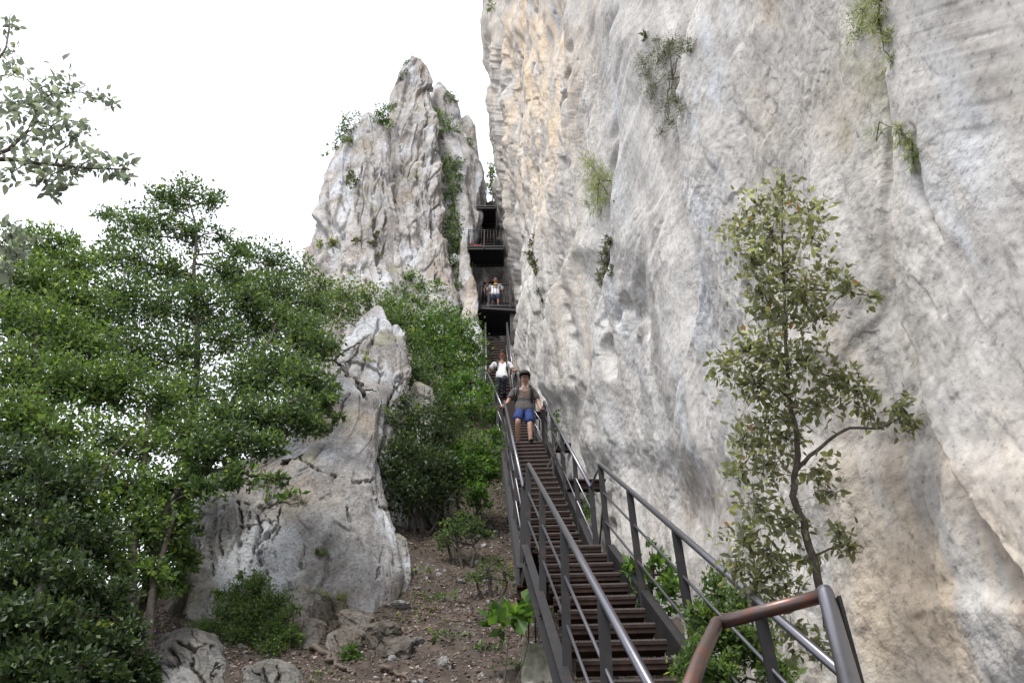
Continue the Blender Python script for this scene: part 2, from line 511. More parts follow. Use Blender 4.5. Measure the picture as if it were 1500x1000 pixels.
def cliff_grid():
    yd = np.concatenate([np.linspace(-6, 2, 400), np.linspace(2, 30, 6000)[1:]])
    zd = yd * .84 + .2
    ud, _ = project(wall_x(yd, zd), yd, zd)
    ok = (yd * CS + zd * SN) > 1.6
    yv, uv = yd[ok], ud[ok]
    want = np.concatenate([np.linspace(uv.max(), 1560, 30, endpoint=False), np.linspace(1560, 790, 560, endpoint=False), np.linspace(790, uv.min(), 110)])
    yb = np.interp(-want, -uv, yv)
    yb = np.concatenate([np.linspace(-6, yb[0], 26)[:-1], yb])
    yb = np.maximum.accumulate(yb)
    keep = np.concatenate([[True], np.diff(yb) > 1e-4]); yb = yb[keep]; yb[-1] = 30.0
    nc = len(yb)
    nturn = 40
    r = np.concatenate([np.linspace(-.9, .15, 60, endpoint=False), np.linspace(.15, 1.75, 620, endpoint=False), np.linspace(1.75, 2.7, 80)])
    Y = np.concatenate([yb, np.full(nturn, 30.0)])
    ext = np.concatenate([np.zeros(nc), np.linspace(0, 1, nturn + 1)[1:] ** 2 * 25])
    dist = np.sqrt(Y ** 2 + 2.2 ** 2)
    YY = np.tile(Y, (len(r), 1)); EE = np.tile(ext, (len(r), 1))
    ZZ = r[:, None] * dist[None] - 1.2
    XX = wall_x(YY, ZZ)
    u, v = project(XX, YY, ZZ)
    far = smooth(8, 26, YY)
    # broad bulges, flutes and flakes (metres, towards the gully)
    YN = YY + EE
    sk = YN + .30 * ZZ * (1 - smooth(4.5, 9, YY)) - .12 * ZZ * smooth(7, 12, YY)       # the beds lean
    w1 = fbm(sk * .5, ZZ * .25, 1.7, 4); w2 = fbm(sk * .5, ZZ * .25, 11.7, 4)
    D = .24 * fbm(YN * .28, ZZ * .15, 9.2, 3) * (1 + .9 * far)
    D += .19 * facets(sk * .75 + .5 * w1, ZZ * .24 + .4 * w2, 1, sharp=9) * (.45 + 1.5 * far)
    D += .075 * facets(sk * 2.0 + .7 * w2, ZZ * .6 + .6 * w1, 2, .12, .2, 34) * smooth(-.5, .3, w1) * (.6 + 1.2 * far)
    w3 = fbm(sk * 3, ZZ * 1.6, 3.7, 3)
    D += .030 * facets(sk * 5.5 + .6 * w3, ZZ * 2.4 + .6 * w3, 3, .2, .12, 34) * smooth(-.4, .5, w2) * (.55 + 1.3 * far)
    D += .010 * facets(sk * 14 + .6 * w3, ZZ * 8 - .6 * w3, 4, .2) * (1 - .6 * far) * smooth(-.5, .3, w3)
    D += .085 * ridged(sk * .9 + w1 * .5, ZZ * .16, 3.3, 3) * (.35 + 1.1 * far)
    D += .040 * fbm(sk * 2.6, ZZ * 1.1, 5.3, 6, .58) * (.7 + 1.0 * far)
    pits = smooth(.45, .8, perlin(sk * 1.5, ZZ * .45, 61.0) + .45 * perlin(sk * 5, ZZ * 2.4, 62.0))
    D -= .22 * pits * smooth(5, 11, YY)
    D = D * (.5 + .5 * smooth(2.4, 4.2, YY))
    # the big edges one can see
    slab = [(1296, -160), (1305, 0), (1330, 100), (1350, 230), (1357, 330), (1360, 450), (1385, 500), (1415, 580), (1440, 650), (1470, 700), (1500, 755), (1560, 840)]
    D += poly_step(u, v, slab, .10, 3.5, 400, 60, 2.2, 110)
    buttress = [(1040, -200), (1035, 0), (1030, 120), (1020, 155), (1034, 230), (1030, 300), (1042, 380), (1010, 520), (985, 640)]
    D += poly_step(u, v, buttress, .20, 7, 150, 160, 2.6, 75) * (1 - .8 * smooth(300, 560, v))
    fold = [(912, 60), (917, 200), (906, 300), (901, 380), (884, 450), (880, 540), (868, 640)]
    D += poly_step(u, v, fold, .20, 5, 90, 60, 1.8, 28)
    fin = [(842, 370), (826, 430), (815, 490), (808, 560)]
    D += poly_step(u, v, fin, .30, 4, 40, 40, 1.6, 18)
    D += poly_step(u, v, [(838, 40), (833, 120), (826, 200), (845, 330)], .25, 6, 45, 60, 1.0, 25)
    D += poly_step(u, v, [(1225, 700), (1215, 780), (1205, 900), (1230, 1040)], .12, 20, 300, 60)
    D -= .16 * blob(u, v, 990, 745, 60, 60) + .10 * blob(u, v, 1160, 60, 50, 220)
    # cracks
    for poly, wd, dep in (([(1357, 330), (1360, 450), (1385, 500), (1415, 580)], 3.8, .13), ([(1440, 650), (1470, 700), (1500, 755)], 3.8, .11),
                          ([(1378, 180), (1395, 290), (1425, 355)], 3.0, .06), ([(1436, 15), (1452, 45), (1470, 57)], 2.8, .05),
                          ([(1405, 420), (1425, 470)], 2.5, .03)):
        pa = np.array(poly, float)
        xx = np.interp(v, pa[:, 1], pa[:, 0]) + 3 * perlin(v * .06, 0 * v, 2.0)
        D -= dep * np.exp(-((u - xx) / wd) ** 2) * smooth(pa[0, 1] - 5, pa[0, 1] + 25, v) * (1 - smooth(pa[-1, 1] - 25, pa[-1, 1] + 5, v))
    D = np.where(YY > 26, D * (1 - .35 * smooth(26, 30, YY)), D)
    XX2 = XX - D + EE
    YY2 = YY + EE * .12 * np.exp(-EE * .3)
    V = np.stack([XX2, YY2, ZZ], -1)
    # top bends back over the plateau
    top = V[-1:].copy(); top[..., 0] += 30; top[..., 2] += 2
    V = np.concatenate([V, top])
    n, m = V.shape[:2]
    # stains of their own shape; brown also paints shade in recess and far end
    flow = fbm(YY * 2.2, ZZ * .35, 71.0, 5, .6)
    och = blob(u, v, 790, 60, 60, 150) * .95 + blob(u, v, 800, 230, 45, 120) * .6 + blob(u, v, 1352, 400, 14, 110) * .8 + blob(u, v, 1130, 60, 18, 110) * .5
    och += blob(u, v, 1440, 840, 150, 190) * .8 + blob(u, v, 1300, 960, 90, 90) * .35 + blob(u, v, 850, 470, 20, 90) * .45 + blob(u, v, 1300, 480, 60, 110) * .34 + blob(u, v, 1400, 640, 50, 60) * .4 + blob(u, v, 1180, 700, 300, 60) * .06
    och = np.clip(och * smooth(-.45, .4, flow), 0, .9)
    olive = (blob(u, v, 1283, 25, 42, 75) * 1.0 + blob(u, v, 1270, 150, 60, 90) * .5 + blob(u, v, 1320, 215, 25, 45) * .6 + blob(u, v, 1240, 200, 90, 30) * .35) * smooth(-.5, .4, flow) * (u < np.interp(v, [0, 100, 230, 330], [1306, 1331, 1351, 1358]))
    blue = (blob(u, v, 1062, 170, 26, 170) + blob(u, v, 1035, 380, 26, 110) + .7 * blob(u, v, 905, 300, 22, 300) + .8 * blob(u, v, 1440, 300, 50, 330) + .55 * blob(u, v, 1010, 600, 60, 120) + .45 * blob(u, v, 1260, 900, 40, 120)) * smooth(-.35, .5, fbm(YY * 2.6, ZZ * .5, 81.0, 5, .6))
    brown = (blob(u, v, 1250, 180, 90, 110) * .45 + blob(u, v, 1000, 745, 75, 60) * .6 + blob(u, v, 1280, 700, 130, 60) * .42 + blob(u, v, 745, 520, 40, 70) * .45 + blob(u, v, 1400, 640, 20, 90) * .6 + blob(u, v, 712, 70, 20, 90) * .6) * smooth(-.6, .3, fbm(YY * 1.6, ZZ * 1.2, 91.0, 5, .6))
    st = np.stack([och, np.clip(olive, 0, .8), np.clip(blue, 0, .75), np.clip(brown, 0, .8)], -1)
    st = np.concatenate([st, st[-1:]])
    me = raw_mesh('cliff', V.reshape(-1, 3), grid_faces(n, m))
    set_attr(me, 'stain_shade', st.reshape(-1, 4))
    return me


tag(link('cliff', cliff_grid(), M['cliff']), 'huge pale limestone cliff face rising on the right of the stairs', 'cliff', kind='structure')


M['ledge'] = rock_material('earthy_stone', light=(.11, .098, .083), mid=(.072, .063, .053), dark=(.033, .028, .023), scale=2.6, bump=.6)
# ------------------------------------------------------------------ free-standing rocks
def loft(rows, n_h, n_a, thick, seed, amp, freq=1.0, sq=2.6, cracks=0.0, vert=.4, lean=0.0, ribs=.5, skirt=5.0, marks=()):
    """a rock grown from outline rows (photo y, left x, right x, distance): a closed body with real depth"""
    rows = np.array(rows, float)
    t = np.linspace(0, 1, n_h)
    # even steps in y
    py = rows[0, 0] + (rows[-1, 0] - rows[0, 0]) * t
    xl = np.interp(py, rows[:, 0], rows[:, 1]); xr = np.interp(py, rows[:, 0], rows[:, 2]); Yd = np.interp(py, rows[:, 0], rows[:, 3])
    k = max(3, n_h // 40) | 1
    ker = np.hanning(k + 2)[1:-1]; ker /= ker.sum()
    sm = lambda a: np.convolve(np.pad(a, k // 2, 'edge'), ker, 'valid')
    xl, xr, Yd = sm(xl), sm(xr), sm(Yd)
    v = (py - CY) / FOC
    z = Yd / (CS + v * SN)
    cx = ((xl + xr) / 2 - CX) / FOC * z; a = np.maximum((xr - xl) / 2 / FOC * z, .01); h = z * (SN - v * CS)
    b = np.minimum(a * thick, a.max() * thick) if np.isscalar(thick) else np.interp(py, rows[:, 0], thick)
    tf = np.linspace(0, 2 * np.pi, 4001) + np.pi / 2
    am, bm = a.mean(), b.mean()
    sg = lambda q: np.sign(q) * np.abs(q) ** (2 / sq)
    arc = np.concatenate([[0], np.cumsum(np.hypot(np.diff(am * sg(np.cos(tf))), np.diff(bm * sg(np.sin(tf)))))])
    sa = np.linspace(0, arc[-1], n_a, endpoint=False)
    th = np.interp(sa, arc, tf)                       # evenly spaced along the outline
    c, s = np.cos(th), np.sin(th)
    ex, ey = sg(c), sg(s)
    X = cx[:, None] + a[:, None] * ex[None]; Y = Yd[:, None] + b[:, None] * ey[None]; Z = np.repeat(h[:, None], n_a, 1)
    # outward normal of the superellipse
    qx, qy = np.sign(c) * np.abs(c) ** (2 - 2 / sq) / am, np.sign(s) * np.abs(s) ** (2 - 2 / sq) / bm
    ql = np.hypot(qx, qy) + 1e-9
    nx = np.repeat((qx / ql)[None], n_h, 0); ny = np.repeat((qy / ql)[None], n_h, 0)
    o = seed * 13.7
    f = freq
    # unrolled coordinates: along the outline and up (the seam is at the back)
    S = (sa - arc[-1] / 2)[None] * (.5 + .5 * a / am)[:, None] * f + lean * Z * f + o
    H = Z * f * vert
    w1 = fbm(S * .5, H * .8, o, 4); w2 = fbm(S * .5, H * .8, o + 9, 4)
    D = .35 * fbm(S * .4, H * .5, o + 3, 3) + .8 * ribs * ridged(S * .75 + .4 * w1, H * .28, o + 5, 3)
    D += 1.15 * facets(S * .8 + .18 * w1, H * .7 + .18 * w2, seed, sharp=80) + .52 * facets(S * 2.2 + .3 * w2, H * 1.8 + .3 * w1, seed + 1, .14, .1, 60) * smooth(-.6, .2, w1)
    D += .16 * facets(S * 6 + .5 * w2, H * 5 + .5 * w1, seed + 2, .16, .12, 45) * smooth(-.5, .3, w2)
    D += .20 * fbm(S * 2.4, H * 2.6, o + 7, 6, .58)
    D = (D - .45) * amp
    if cracks:
        q = np.abs(perlin(S * .9 + .35 * w1, H * .30 + .2 * w2, o + 21))
        D -= cracks * np.exp(-(q / .03) ** 2) * smooth(-.2, .3, w2)
        q = np.abs(perlin(S * 2.4 + .35 * w2, H * 1.6 + .2 * w1, o + 25))
        D -= cracks * .6 * np.exp(-(q / .05) ** 2) * smooth(.1, .5, w1)
    D *= np.minimum(1, a / (amp * 3))[:, None]
    if marks:
        up_, vp_ = project(X + nx * D, Y + ny * D, Z)
        wob = 4 * perlin(up_ * .045, vp_ * .045, o) + 2.4 * perlin(up_ * .13, vp_ * .13, o) + 1.2 * perlin(up_ * .35, vp_ * .35, o)
        for poly, wd, dep in marks:
            best = np.full(up_.shape, 1e9)
            for (x0, y0), (x1, y1) in zip(poly[:-1], poly[1:]):
                L2 = (x1 - x0) ** 2 + (y1 - y0) ** 2
                tt = np.clip(((up_ - x0) * (x1 - x0) + (vp_ - y0) * (y1 - y0)) / L2, 0, 1)
                best = np.minimum(best, np.hypot(up_ - x0 - tt * (x1 - x0) + wob, vp_ - y0 - tt * (y1 - y0) + wob))
            mod = smooth(-.35, .35, perlin(up_ * .035 + 3.1 * len(poly), vp_ * .035, o + poly[0][0] * .1))
            wv_ = wd * (.55 + .9 * smooth(-.5, .5, perlin(up_ * .08, vp_ * .08, o + 4)))
            D = D - dep * (.25 + .75 * mod) * np.exp(-(best / wv_) ** 2) * (ny < .2)
    V = np.stack([X + nx * D, Y + ny * D, Z + .2 * D], -1)
    foot = np.stack([X[-1:], Y[-1:], Z[-1:] - skirt], -1)
    V = np.concatenate([V, foot]); n_h += 1
    capv = V[0].mean(0)[None]
    n = n_h * n_a
    T = [(n, (j + 1) % n_a, j) for j in range(n_a)]
    # outline rows run from the top down: flip the faces outward
    return np.vstack([V.reshape(-1, 3), capv]), grid_faces(n_h, n_a, True)[:, ::-1], np.array(T)[:, ::-1]


def rock_object(name, bodies, mat, label, cat, stain_seed=1.0, group=None, ochre=.3):
    Vs, Qs, Ts, n = [], [], [], 0
    for V, Q, T in bodies:
        Vs.append(V); Qs.append(Q + n); Ts.append(T + n); n += len(V)
    V = np.concatenate(Vs)
    base = np.array([V[:, 0].mean(), V[:, 1].mean(), V[:, 2].min()])
    me = raw_mesh(name, V - base, [np.concatenate(Qs), np.concatenate(Ts)])
    x, y, z = V.T
    st = np.zeros((len(V), 4))
    st[:, 0] = np.clip(ochre * smooth(.05, .6, fbm(x * .5 + stain_seed, y * .5, z * .25, 4)), 0, .5)
    st[:, 1] = .45 * smooth(.3, .7, fbm(x * .9 + stain_seed, y * .9, z * .7 + 5, 4))
    st[:, 2] = .6 * smooth(.0, .6, fbm(x * 1.2 + stain_seed, y * 1.2, z * .3 + 9, 4))
    st[:, 3] = .6 * smooth(.1, .6, fbm(x * .8 + stain_seed, y * .8, z * .35 + 15, 5))
    set_attr(me, 'stain_shade', st * (.22 if mat.name in ('weathered_stone', 'earthy_stone') else 1))
    o = link(name, me, mat)
    o.location = base
    return tag(o, label, cat, group)


# pinnacle behind: blades and a pillar
blade_l = loft([(166, 537, 543, 25.6), (174, 528, 550, 25.6), (190, 516, 560, 25.5), (215, 500, 565, 25.4), (250, 486, 570, 25.1), (300, 472, 572, 24.7), (345, 458, 576, 24.2), (380, 452, 580, 23.8), (420, 455, 585, 23.4), (500, 440, 590, 22.)],
               360, 460, .5, 1, .30, .75, 2.0, .22, .26, .12, 1.0, 5.0, [([(543, 195), (552, 260), (548, 330), (556, 400)], 2.2, .4), ([(530, 240), (524, 300), (528, 350)], 1.8, .25), ([(500, 270), (506, 330), (500, 370)], 2, .2), ([(560, 250), (566, 320), (560, 390)], 2, .3)])
blade_c = loft([(90, 604, 618, 29), (98, 598, 624, 29), (125, 588, 629, 28.8), (150, 576, 631, 28.6), (185, 570, 638, 28), (230, 570, 643, 27.2), (300, 562, 643, 26.2), (350, 558, 650, 25.4), (420, 552, 660, 24.2), (500, 540, 668, 22.4)],
               460, 460, .55, 2, .30, .75, 2.0, .28, .24, -.10, 1.1, 5.0, [([(582, 190), (590, 250), (598, 320), (604, 390)], 2.4, .5), ([(618, 195), (626, 260), (632, 330), (640, 410)], 2.2, .4), ([(600, 110), (596, 150), (604, 190)], 2, .25), ([(610, 230), (614, 300), (620, 360)], 2, .3), ([(618, 105), (622, 135), (628, 170)], 2.5, .3)])
blade_m = loft([(262, 592, 598, 25.9), (280, 584, 606, 25.8), (320, 572, 616, 25.3), (380, 560, 622, 24.6), (440, 550, 625, 23.6)], 260, 220, .8, 13, .22, .9, 2.0, .18, .26, .1, 1.0)
blade_r = loft([(122, 641, 646, 31), (134, 634, 656, 31), (155, 628, 666, 30.7), (190, 630, 678, 30.3), (215, 638, 690, 29.8), (260, 642, 701, 29), (300, 644, 704, 28.4), (340, 647, 697, 27.6), (380, 650, 692, 27), (430, 642, 688, 25.8), (520, 632, 698, 23.5)],
               360, 320, .8, 3, .26, .9, 2.0, .25, .26, .1, 1.0)
blade_s = loft([(172, 680, 688, 31.2), (184, 672, 693, 31.1), (205, 664, 697, 30.9), (250, 655, 701, 30.3), (310, 650, 704, 29.4)], 140, 160, .8, 23, .2, .9, 2.0, .2, .26, .1, 1.0)
blade_n = loft([(196, 690, 694, 32), (215, 684, 700, 32), (260, 676, 710, 31.6), (300, 670, 713, 31), (360, 660, 708, 30)], 120, 140, .9, 9, .22, .9, 2.1, .2)
blade_f = loft([(356, 500, 520, 23.8), (375, 465, 545, 23.6), (400, 454, 560, 23.2), (430, 460, 570, 22.6), (500, 450, 590, 21)], 150, 260, .6, 5, .36, 1.2, 2.0, .2)
rock_object('rock_pinnacle', [blade_l, blade_c, blade_m, blade_r, blade_s, blade_n, blade_f], M['rock_far'], 'tall pointed grey limestone pinnacle standing behind the gully shrubs', 'rock', 3.0, ochre=.08)

# outcrop in front of it: a leaning pointed slab, a rib on its right and a broad face below
slab_t = loft([(448, 549, 555, 14.6), (458, 540, 562, 14.4), (475, 524, 572, 14.1), (500, 506, 580, 13.8), (530, 496, 584, 13.4), (560, 486, 580, 13.0), (600, 474, 566, 12.5), (650, 462, 556, 12.0)], 260, 420, .38, 14, .075, 1.6, 2.0, .04, .4, .5, .5, 5.0,
              [([(556, 470), (545, 505), (528, 545), (520, 575)], 2.5, .14), ([(535, 490), (515, 530), (500, 560)], 2, .09), ([(505, 590), (530, 575), (548, 565)], 3, .12), ([(548, 500), (560, 520), (556, 560)], 2.5, .10)])
rib = loft([(478, 574, 586, 14.3), (490, 566, 592, 14.2), (515, 562, 598, 13.9), (550, 560, 602, 13.5), (580, 556, 598, 13.2), (620, 550, 584, 12.7), (680, 548, 572, 12.1)], 240, 260, .9, 15, .085, 1.8, 2.0, .06, .3, -.2, .8, 5.0, [([(572, 500), (576, 540), (566, 590), (570, 620)], 2.5, .14), ([(586, 505), (592, 550)], 2, .08)])
main = loft([(556, 484, 520, 12.9), (566, 474, 552, 12.75), (590, 462, 560, 12.45), (620, 446, 556, 12.1), (650, 425, 555, 11.85), (680, 372, 557, 11.55), (700, 330, 560, 11.35),
             (725, 303, 565, 11.1), (760, 286, 573, 10.85), (800, 272, 586, 10.6), (850, 264, 590, 10.3), (880, 260, 582, 10.15), (925, 256, 570, 10.0)],
            560, 860, .40, 4, .075, 1.7, 3.4, .05, .32, .1, .5, 5.0,
            [([(425, 662), (470, 690), (520, 706), (560, 702)], 1.71, 0.136), ([(350, 735), (356, 770), (348, 810), (352, 850)], 1.6, 0.24), ([(372, 740), (384, 775), (370, 805), (392, 840)], 1.6, 0.21),
             ([(412, 738), (402, 770), (388, 790), (376, 800)], 1.5, 0.18), ([(352, 770), (370, 768), (400, 760)], 1.5, 0.16), ([(362, 812), (392, 806)], 1.5, 0.16), ([(318, 760), (306, 790), (312, 840)], 1.6, 0.15), ([(298, 770), (290, 820)], 1.5, 0.13),
             ([(545, 706), (556, 740), (566, 745)], 1.6, 0.18), ([(560, 800), (552, 850)], 1.6, 0.15), ([(528, 790), (530, 812)], 5, .06), ([(440, 780), (446, 800), (440, 830)], 1.5, 0.08), ([(505, 720), (512, 760)], 1.6, 0.08), ([(475, 640), (500, 600), (510, 575)], 1.5, 0.14), ([(358, 735), (378, 742), (398, 738)], 1.35, 0.124), ([(384, 745), (398, 765), (392, 800), (380, 830)], 1.35, 0.124), ([(360, 790), (376, 795), (394, 780)], 1.26, 0.112), ([(366, 750), (362, 778), (372, 800), (366, 830)], 1.26, 0.124), ([(408, 770), (398, 790), (404, 815)], 1.26, 0.099), ([(328, 740), (322, 790), (328, 830)], 1.35, 0.099), ([(335, 850), (340, 880)], 1.6, 0.12)])
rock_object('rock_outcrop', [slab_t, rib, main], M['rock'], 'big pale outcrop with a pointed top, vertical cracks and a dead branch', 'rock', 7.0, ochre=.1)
knob = loft([(562, 606, 618, 14.2), (572, 600, 634, 14.1), (590, 596, 640, 14.0), (620, 590, 640, 13.8), (670, 580, 645, 13.2)], 160, 220, .8, 6, .12, 1.8, 2.0, .08)
rock_object('rock_outcrop', [knob], M['rock'], 'grey rock half hidden among shrubs right of the pointed outcrop', 'rock', 9.0)
wedge = loft([(782, 572, 584, 10.9), (792, 563, 594, 10.85), (815, 556, 600, 10.7), (845, 552, 603, 10.5), (880, 545, 600, 10.2)], 120, 220, .7, 8, .07, 2.6, 2.8, .05)
rock_object('boulder', [wedge], M['rock'], 'split grey block leaning against the right foot of the big outcrop', 'rock', 11.0)
bl = loft([(922, 262, 292, 8.75), (932, 238, 312, 8.7), (950, 226, 328, 8.6), (975, 222, 338, 8.5), (1010, 226, 345, 8.3), (1040, 230, 340, 8.1)], 200, 340, .8, 10, .075, 3.2, 2.4, .05, .8, .2, .4, 2.0, [([(250, 950), (262, 965), (255, 985)], 2.4, .12), ([(262, 940), (285, 950), (300, 940)], 2.2, .10), ([(285, 950), (280, 975), (300, 1000)], 2.2, .12), ([(310, 945), (318, 970), (312, 990)], 2, .10), ([(232, 970), (250, 975), (270, 970)], 2, .10)])
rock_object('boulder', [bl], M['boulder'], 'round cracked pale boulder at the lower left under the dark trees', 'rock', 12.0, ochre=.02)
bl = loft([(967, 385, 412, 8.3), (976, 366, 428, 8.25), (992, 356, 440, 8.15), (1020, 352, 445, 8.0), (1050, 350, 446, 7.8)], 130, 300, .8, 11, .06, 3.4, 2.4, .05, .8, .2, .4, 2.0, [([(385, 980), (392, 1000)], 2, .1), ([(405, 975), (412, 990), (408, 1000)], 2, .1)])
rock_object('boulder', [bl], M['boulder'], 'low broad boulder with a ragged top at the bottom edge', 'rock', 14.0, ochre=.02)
led = []
for k, (x0, x1, y0, y1) in enumerate(((418, 470, 866, 890), (455, 512, 878, 908), (496, 552, 894, 928), (534, 586, 912, 948), (566, 604, 932, 962), (480, 530, 922, 950), (440, 478, 905, 935))):
    Yk = on_ground((x0 + x1) / 2, y1 + 4)[1] + .10
    w_ = x1 - x0
    led.append(loft([(y0, x0 + .30 * w_, x0 + .62 * w_, Yk + .12), (y0 + .12 * (y1 - y0), x0 + .10 * w_, x1 - .14 * w_, Yk + .08), (y0 + .4 * (y1 - y0), x0, x1, Yk), (y1, x0 + 1, x1 - 2, Yk - .06), (y1 + 12, x0 + 4, x1 - 6, Yk - .12)],
                    70, 170, .75, 60 + k, .06, 4.0, 3.0, .04, .8, .3, .6, .6))
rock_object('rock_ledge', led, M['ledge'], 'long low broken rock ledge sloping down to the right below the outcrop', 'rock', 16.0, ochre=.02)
for i, (x0, x1, y0, y1, Y, lab) in enumerate([(676, 704, 405, 475, 22.6, 'pale rock lump left of the lowest platform railing'), (672, 690, 345, 392, 25.6, 'slim pale rock left of the second platform'),
                                             (724, 766, 505, 560, 23.8, 'shaded rock under the lowest platform beside the stairs')]):
    b_ = loft([(y0, (x0 + x1) / 2 - 3, (x0 + x1) / 2 + 3, Y), (y0 + .2 * (y1 - y0), x0 + .2 * (x1 - x0), x1 - .2 * (x1 - x0), Y), (y1, x0, x1, Y - .6), (y1 + 60, x0 - 6, x1 + 6, Y - 1.8)], 110, 150, .8, 20 + i, .16, 1.4, 2.4, .08)
    rock_object('boulder', [b_], M['rock_far'], lab, 'rock', 20. + i)
# back of the cleft behind the platforms, shade painted into its dark colour
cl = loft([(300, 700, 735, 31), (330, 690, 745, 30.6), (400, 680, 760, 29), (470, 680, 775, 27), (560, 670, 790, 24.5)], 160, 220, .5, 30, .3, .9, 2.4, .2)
rock_object('rock_wedge', [cl], plain('shade_dark_rock', (.030, .028, .027), .8, 0, .5, 3, .8, (.065, .06, .055)), 'rock closing the cleft behind the platforms, shade painted into its colour', 'rock', 30.)

# ------------------------------------------------------------------ the steel staircase
def lerp(a, b, t): return a + (b - a) * t


class Flight:
    def __init__(s, y0, h0, y1, h1, l0, r0, l1, r1):
        s.y0, s.h0, s.y1, s.h1, s.l0, s.r0, s.l1, s.r1 = y0, h0, y1, h1, l0, r0, l1, r1

    def at(s, Y, side, up=0.0, out=0.0):
        t = (Y - s.y0) / (s.y1 - s.y0)
        x = lerp(s.l0, s.l1, t) - out if side < 0 else lerp(s.r0, s.r1, t) + out
        return np.array([x, Y, lerp(s.h0, s.h1, t) + up])


f1 = Flight(1.40, -1.58, 7.88, 3.80, .694, 1.445, .198, .942)
f2 = Flight(8.42, 3.80, 13.30, 8.58, .155, .900, -.135, .610)
f3 = Flight(13.66, 8.60, 18.40, 13.25, -.150, .595, -.665, .080)
f4 = Flight(18.72, 13.25, 22.3, 18.6, -.70, .04, -.93, -.21)

stair = empty('metal_staircase', (f1.at(1.4, -1) + f1.at(1.4, 1)) / 2)
tag(stair, 'long dark steel staircase climbing the gully beside the cliff', 'staircase')
SO = np.array(stair.location)

# one tread, then copies
tm = MB(); tm.bar((-.335, .11, -.012), (.335, .11, -.012), .235, .022)
tm.bar((-.335, .009, -.03), (.335, .009, -.03), .016, .058)
tread_me = raw_mesh('tread', np.concatenate(tm.V), np.concatenate(tm.Q), False)
nm = MB(); nm.bar((-.335, -.003, .007), (.335, -.003, .007), .010, .012)
for k in range(33):
    x = -.32 + .02 * k
    nm.bar((x, -.004, .014), (x, .02, .014), .009, .008)
nose_me = raw_mesh('nosing', np.concatenate(nm.V), np.concatenate(nm.Q), False)
tread0 = link('tread', tread_me, M['rust'], stair)
nose0 = link('nosing', nose_me, plain('serrated_nosing', (.10, .085, .08), .6, .4, .5, 60), tread0)
first = True
for f, n in ((f1, 25), (f2, 22), (f3, 21), (f4, 22)):
    for k in range(n):
        Y = lerp(f.y0, f.y1, (k + 1) / (n + .0))
        c = (f.at(Y, -1) + f.at(Y, 1)) / 2 - SO
        if first: t_, q_ = tread0, nose0; first = False
        else:
            t_ = tread0.copy(); COL.objects.link(t_); t_.parent = stair
            q_ = nose0.copy(); COL.objects.link(q_); q_.parent = t_
        t_.location = c - np.array([0, .10, 0])
        t_.rotation_euler = (R(rng.normal(0, .4)), 0, R(-3.6))

# stringers (channels) on both sides
for f in (f1, f2, f3, f4):
    for sd_ in (-1, 1):
        m_ = MB()
        a, b = f.at(f.y0, sd_, -.03, .035), f.at(f.y1, sd_, -.03, .035)
        up = np.cross(b - a, (1, 0, 0)); up = up if up[2] > 0 else -up
        up /= np.linalg.norm(up)
        m_.bar(a, b, .010, .20, up)
        for e in (-1, 1):
            o_ = np.array([sd_ * .032, 0, 0])
            m_.bar(a + o_ + e * up * .098, b + o_ + e * up * .098, .07, .010, up)
        m_.build('stringer', M['steel'], stair, origin=SO)


def railing(f, sd_, ys, post_h=1.02, parent=None, extra=None, tail=None, org=SO, mids=(.36, .70)):
    """handrail tube with its posts and two mid rails as sub-parts"""
    h_ = MB()
    pts = [f.at(ys[0], sd_, post_h + .03, .02), f.at(ys[-1], sd_, post_h + .03, .02)]
    h_.tube(pts, .0225, 12)
    if extra is not None:
        h_.bar(pts[-1], extra, .012, .045)
    ho = h_.build('handrail', M['rail'], parent, True, org)
    for Y in ys:
        p = MB()
        base, top = f.at(Y, sd_, -.12, .045), f.at(Y, sd_, post_h + .02, .022)
        p.bar(base, top, .058, .030, (0, 1, 0))
        p.build('post', M['steel'], ho, False, org)
    for mh in mids:
        q = MB(); q.tube([f.at(ys[0], sd_, mh, .03), f.at(ys[-1], sd_, mh, .03)], .0105, 8)
        q.build('mid_rail', M['rail'], ho, True, org)
    return ho


y1s = [1.6, 2.85, 4.1, 5.35, 6.6, 7.82]
y2s = [8.46, 9.65, 10.85, 12.05, 13.22]
y3s = [13.72, 14.85, 16.0, 17.15, 18.32]
y4s = [18.8, 19.9, 21.0, 22.2]
for sd_ in (-1, 1):
    railing(f1, sd_, y1s, parent=stair, extra=f2.at(y2s[0], sd_, 1.05, .02))
    railing(f2, sd_, y2s, parent=stair, extra=f3.at(y3s[0], sd_, 1.05, .02))
    railing(f3, sd_, y3s, parent=stair, extra=f4.at(y4s[0], sd_, 1.05, .02))
    railing(f4, sd_, y4s, parent=stair)
    # diagonal braces at the first landing
    b_ = MB(); b_.bar(f2.at(y2s[0], sd_, .05, .03), f1.at(y1s[-1], sd_, .62, .03), .012, .045); b_.build('brace', M['steel'], stair, False, SO)
# small landings between the flights
for fa, fb in ((f1, f2), (f2, f3), (f3, f4)):
    a = (fa.at(fa.y1, -1) + fa.at(fa.y1, 1)) / 2; b = (fb.at(fb.y0, -1) + fb.at(fb.y0, 1)) / 2
    m_ = MB(); m_.bar(a + (0, -.02, -.02), b + (0, .06, -.02), .78, .03)
    for sd_ in (-1, 1):
        m_.bar(fa.at(fa.y1, sd_, -.12, .03), fb.at(fb.y0, sd_, -.12, .03), .06, .17)
    m_.build('landing_plate', M['rust'], stair, False, SO)
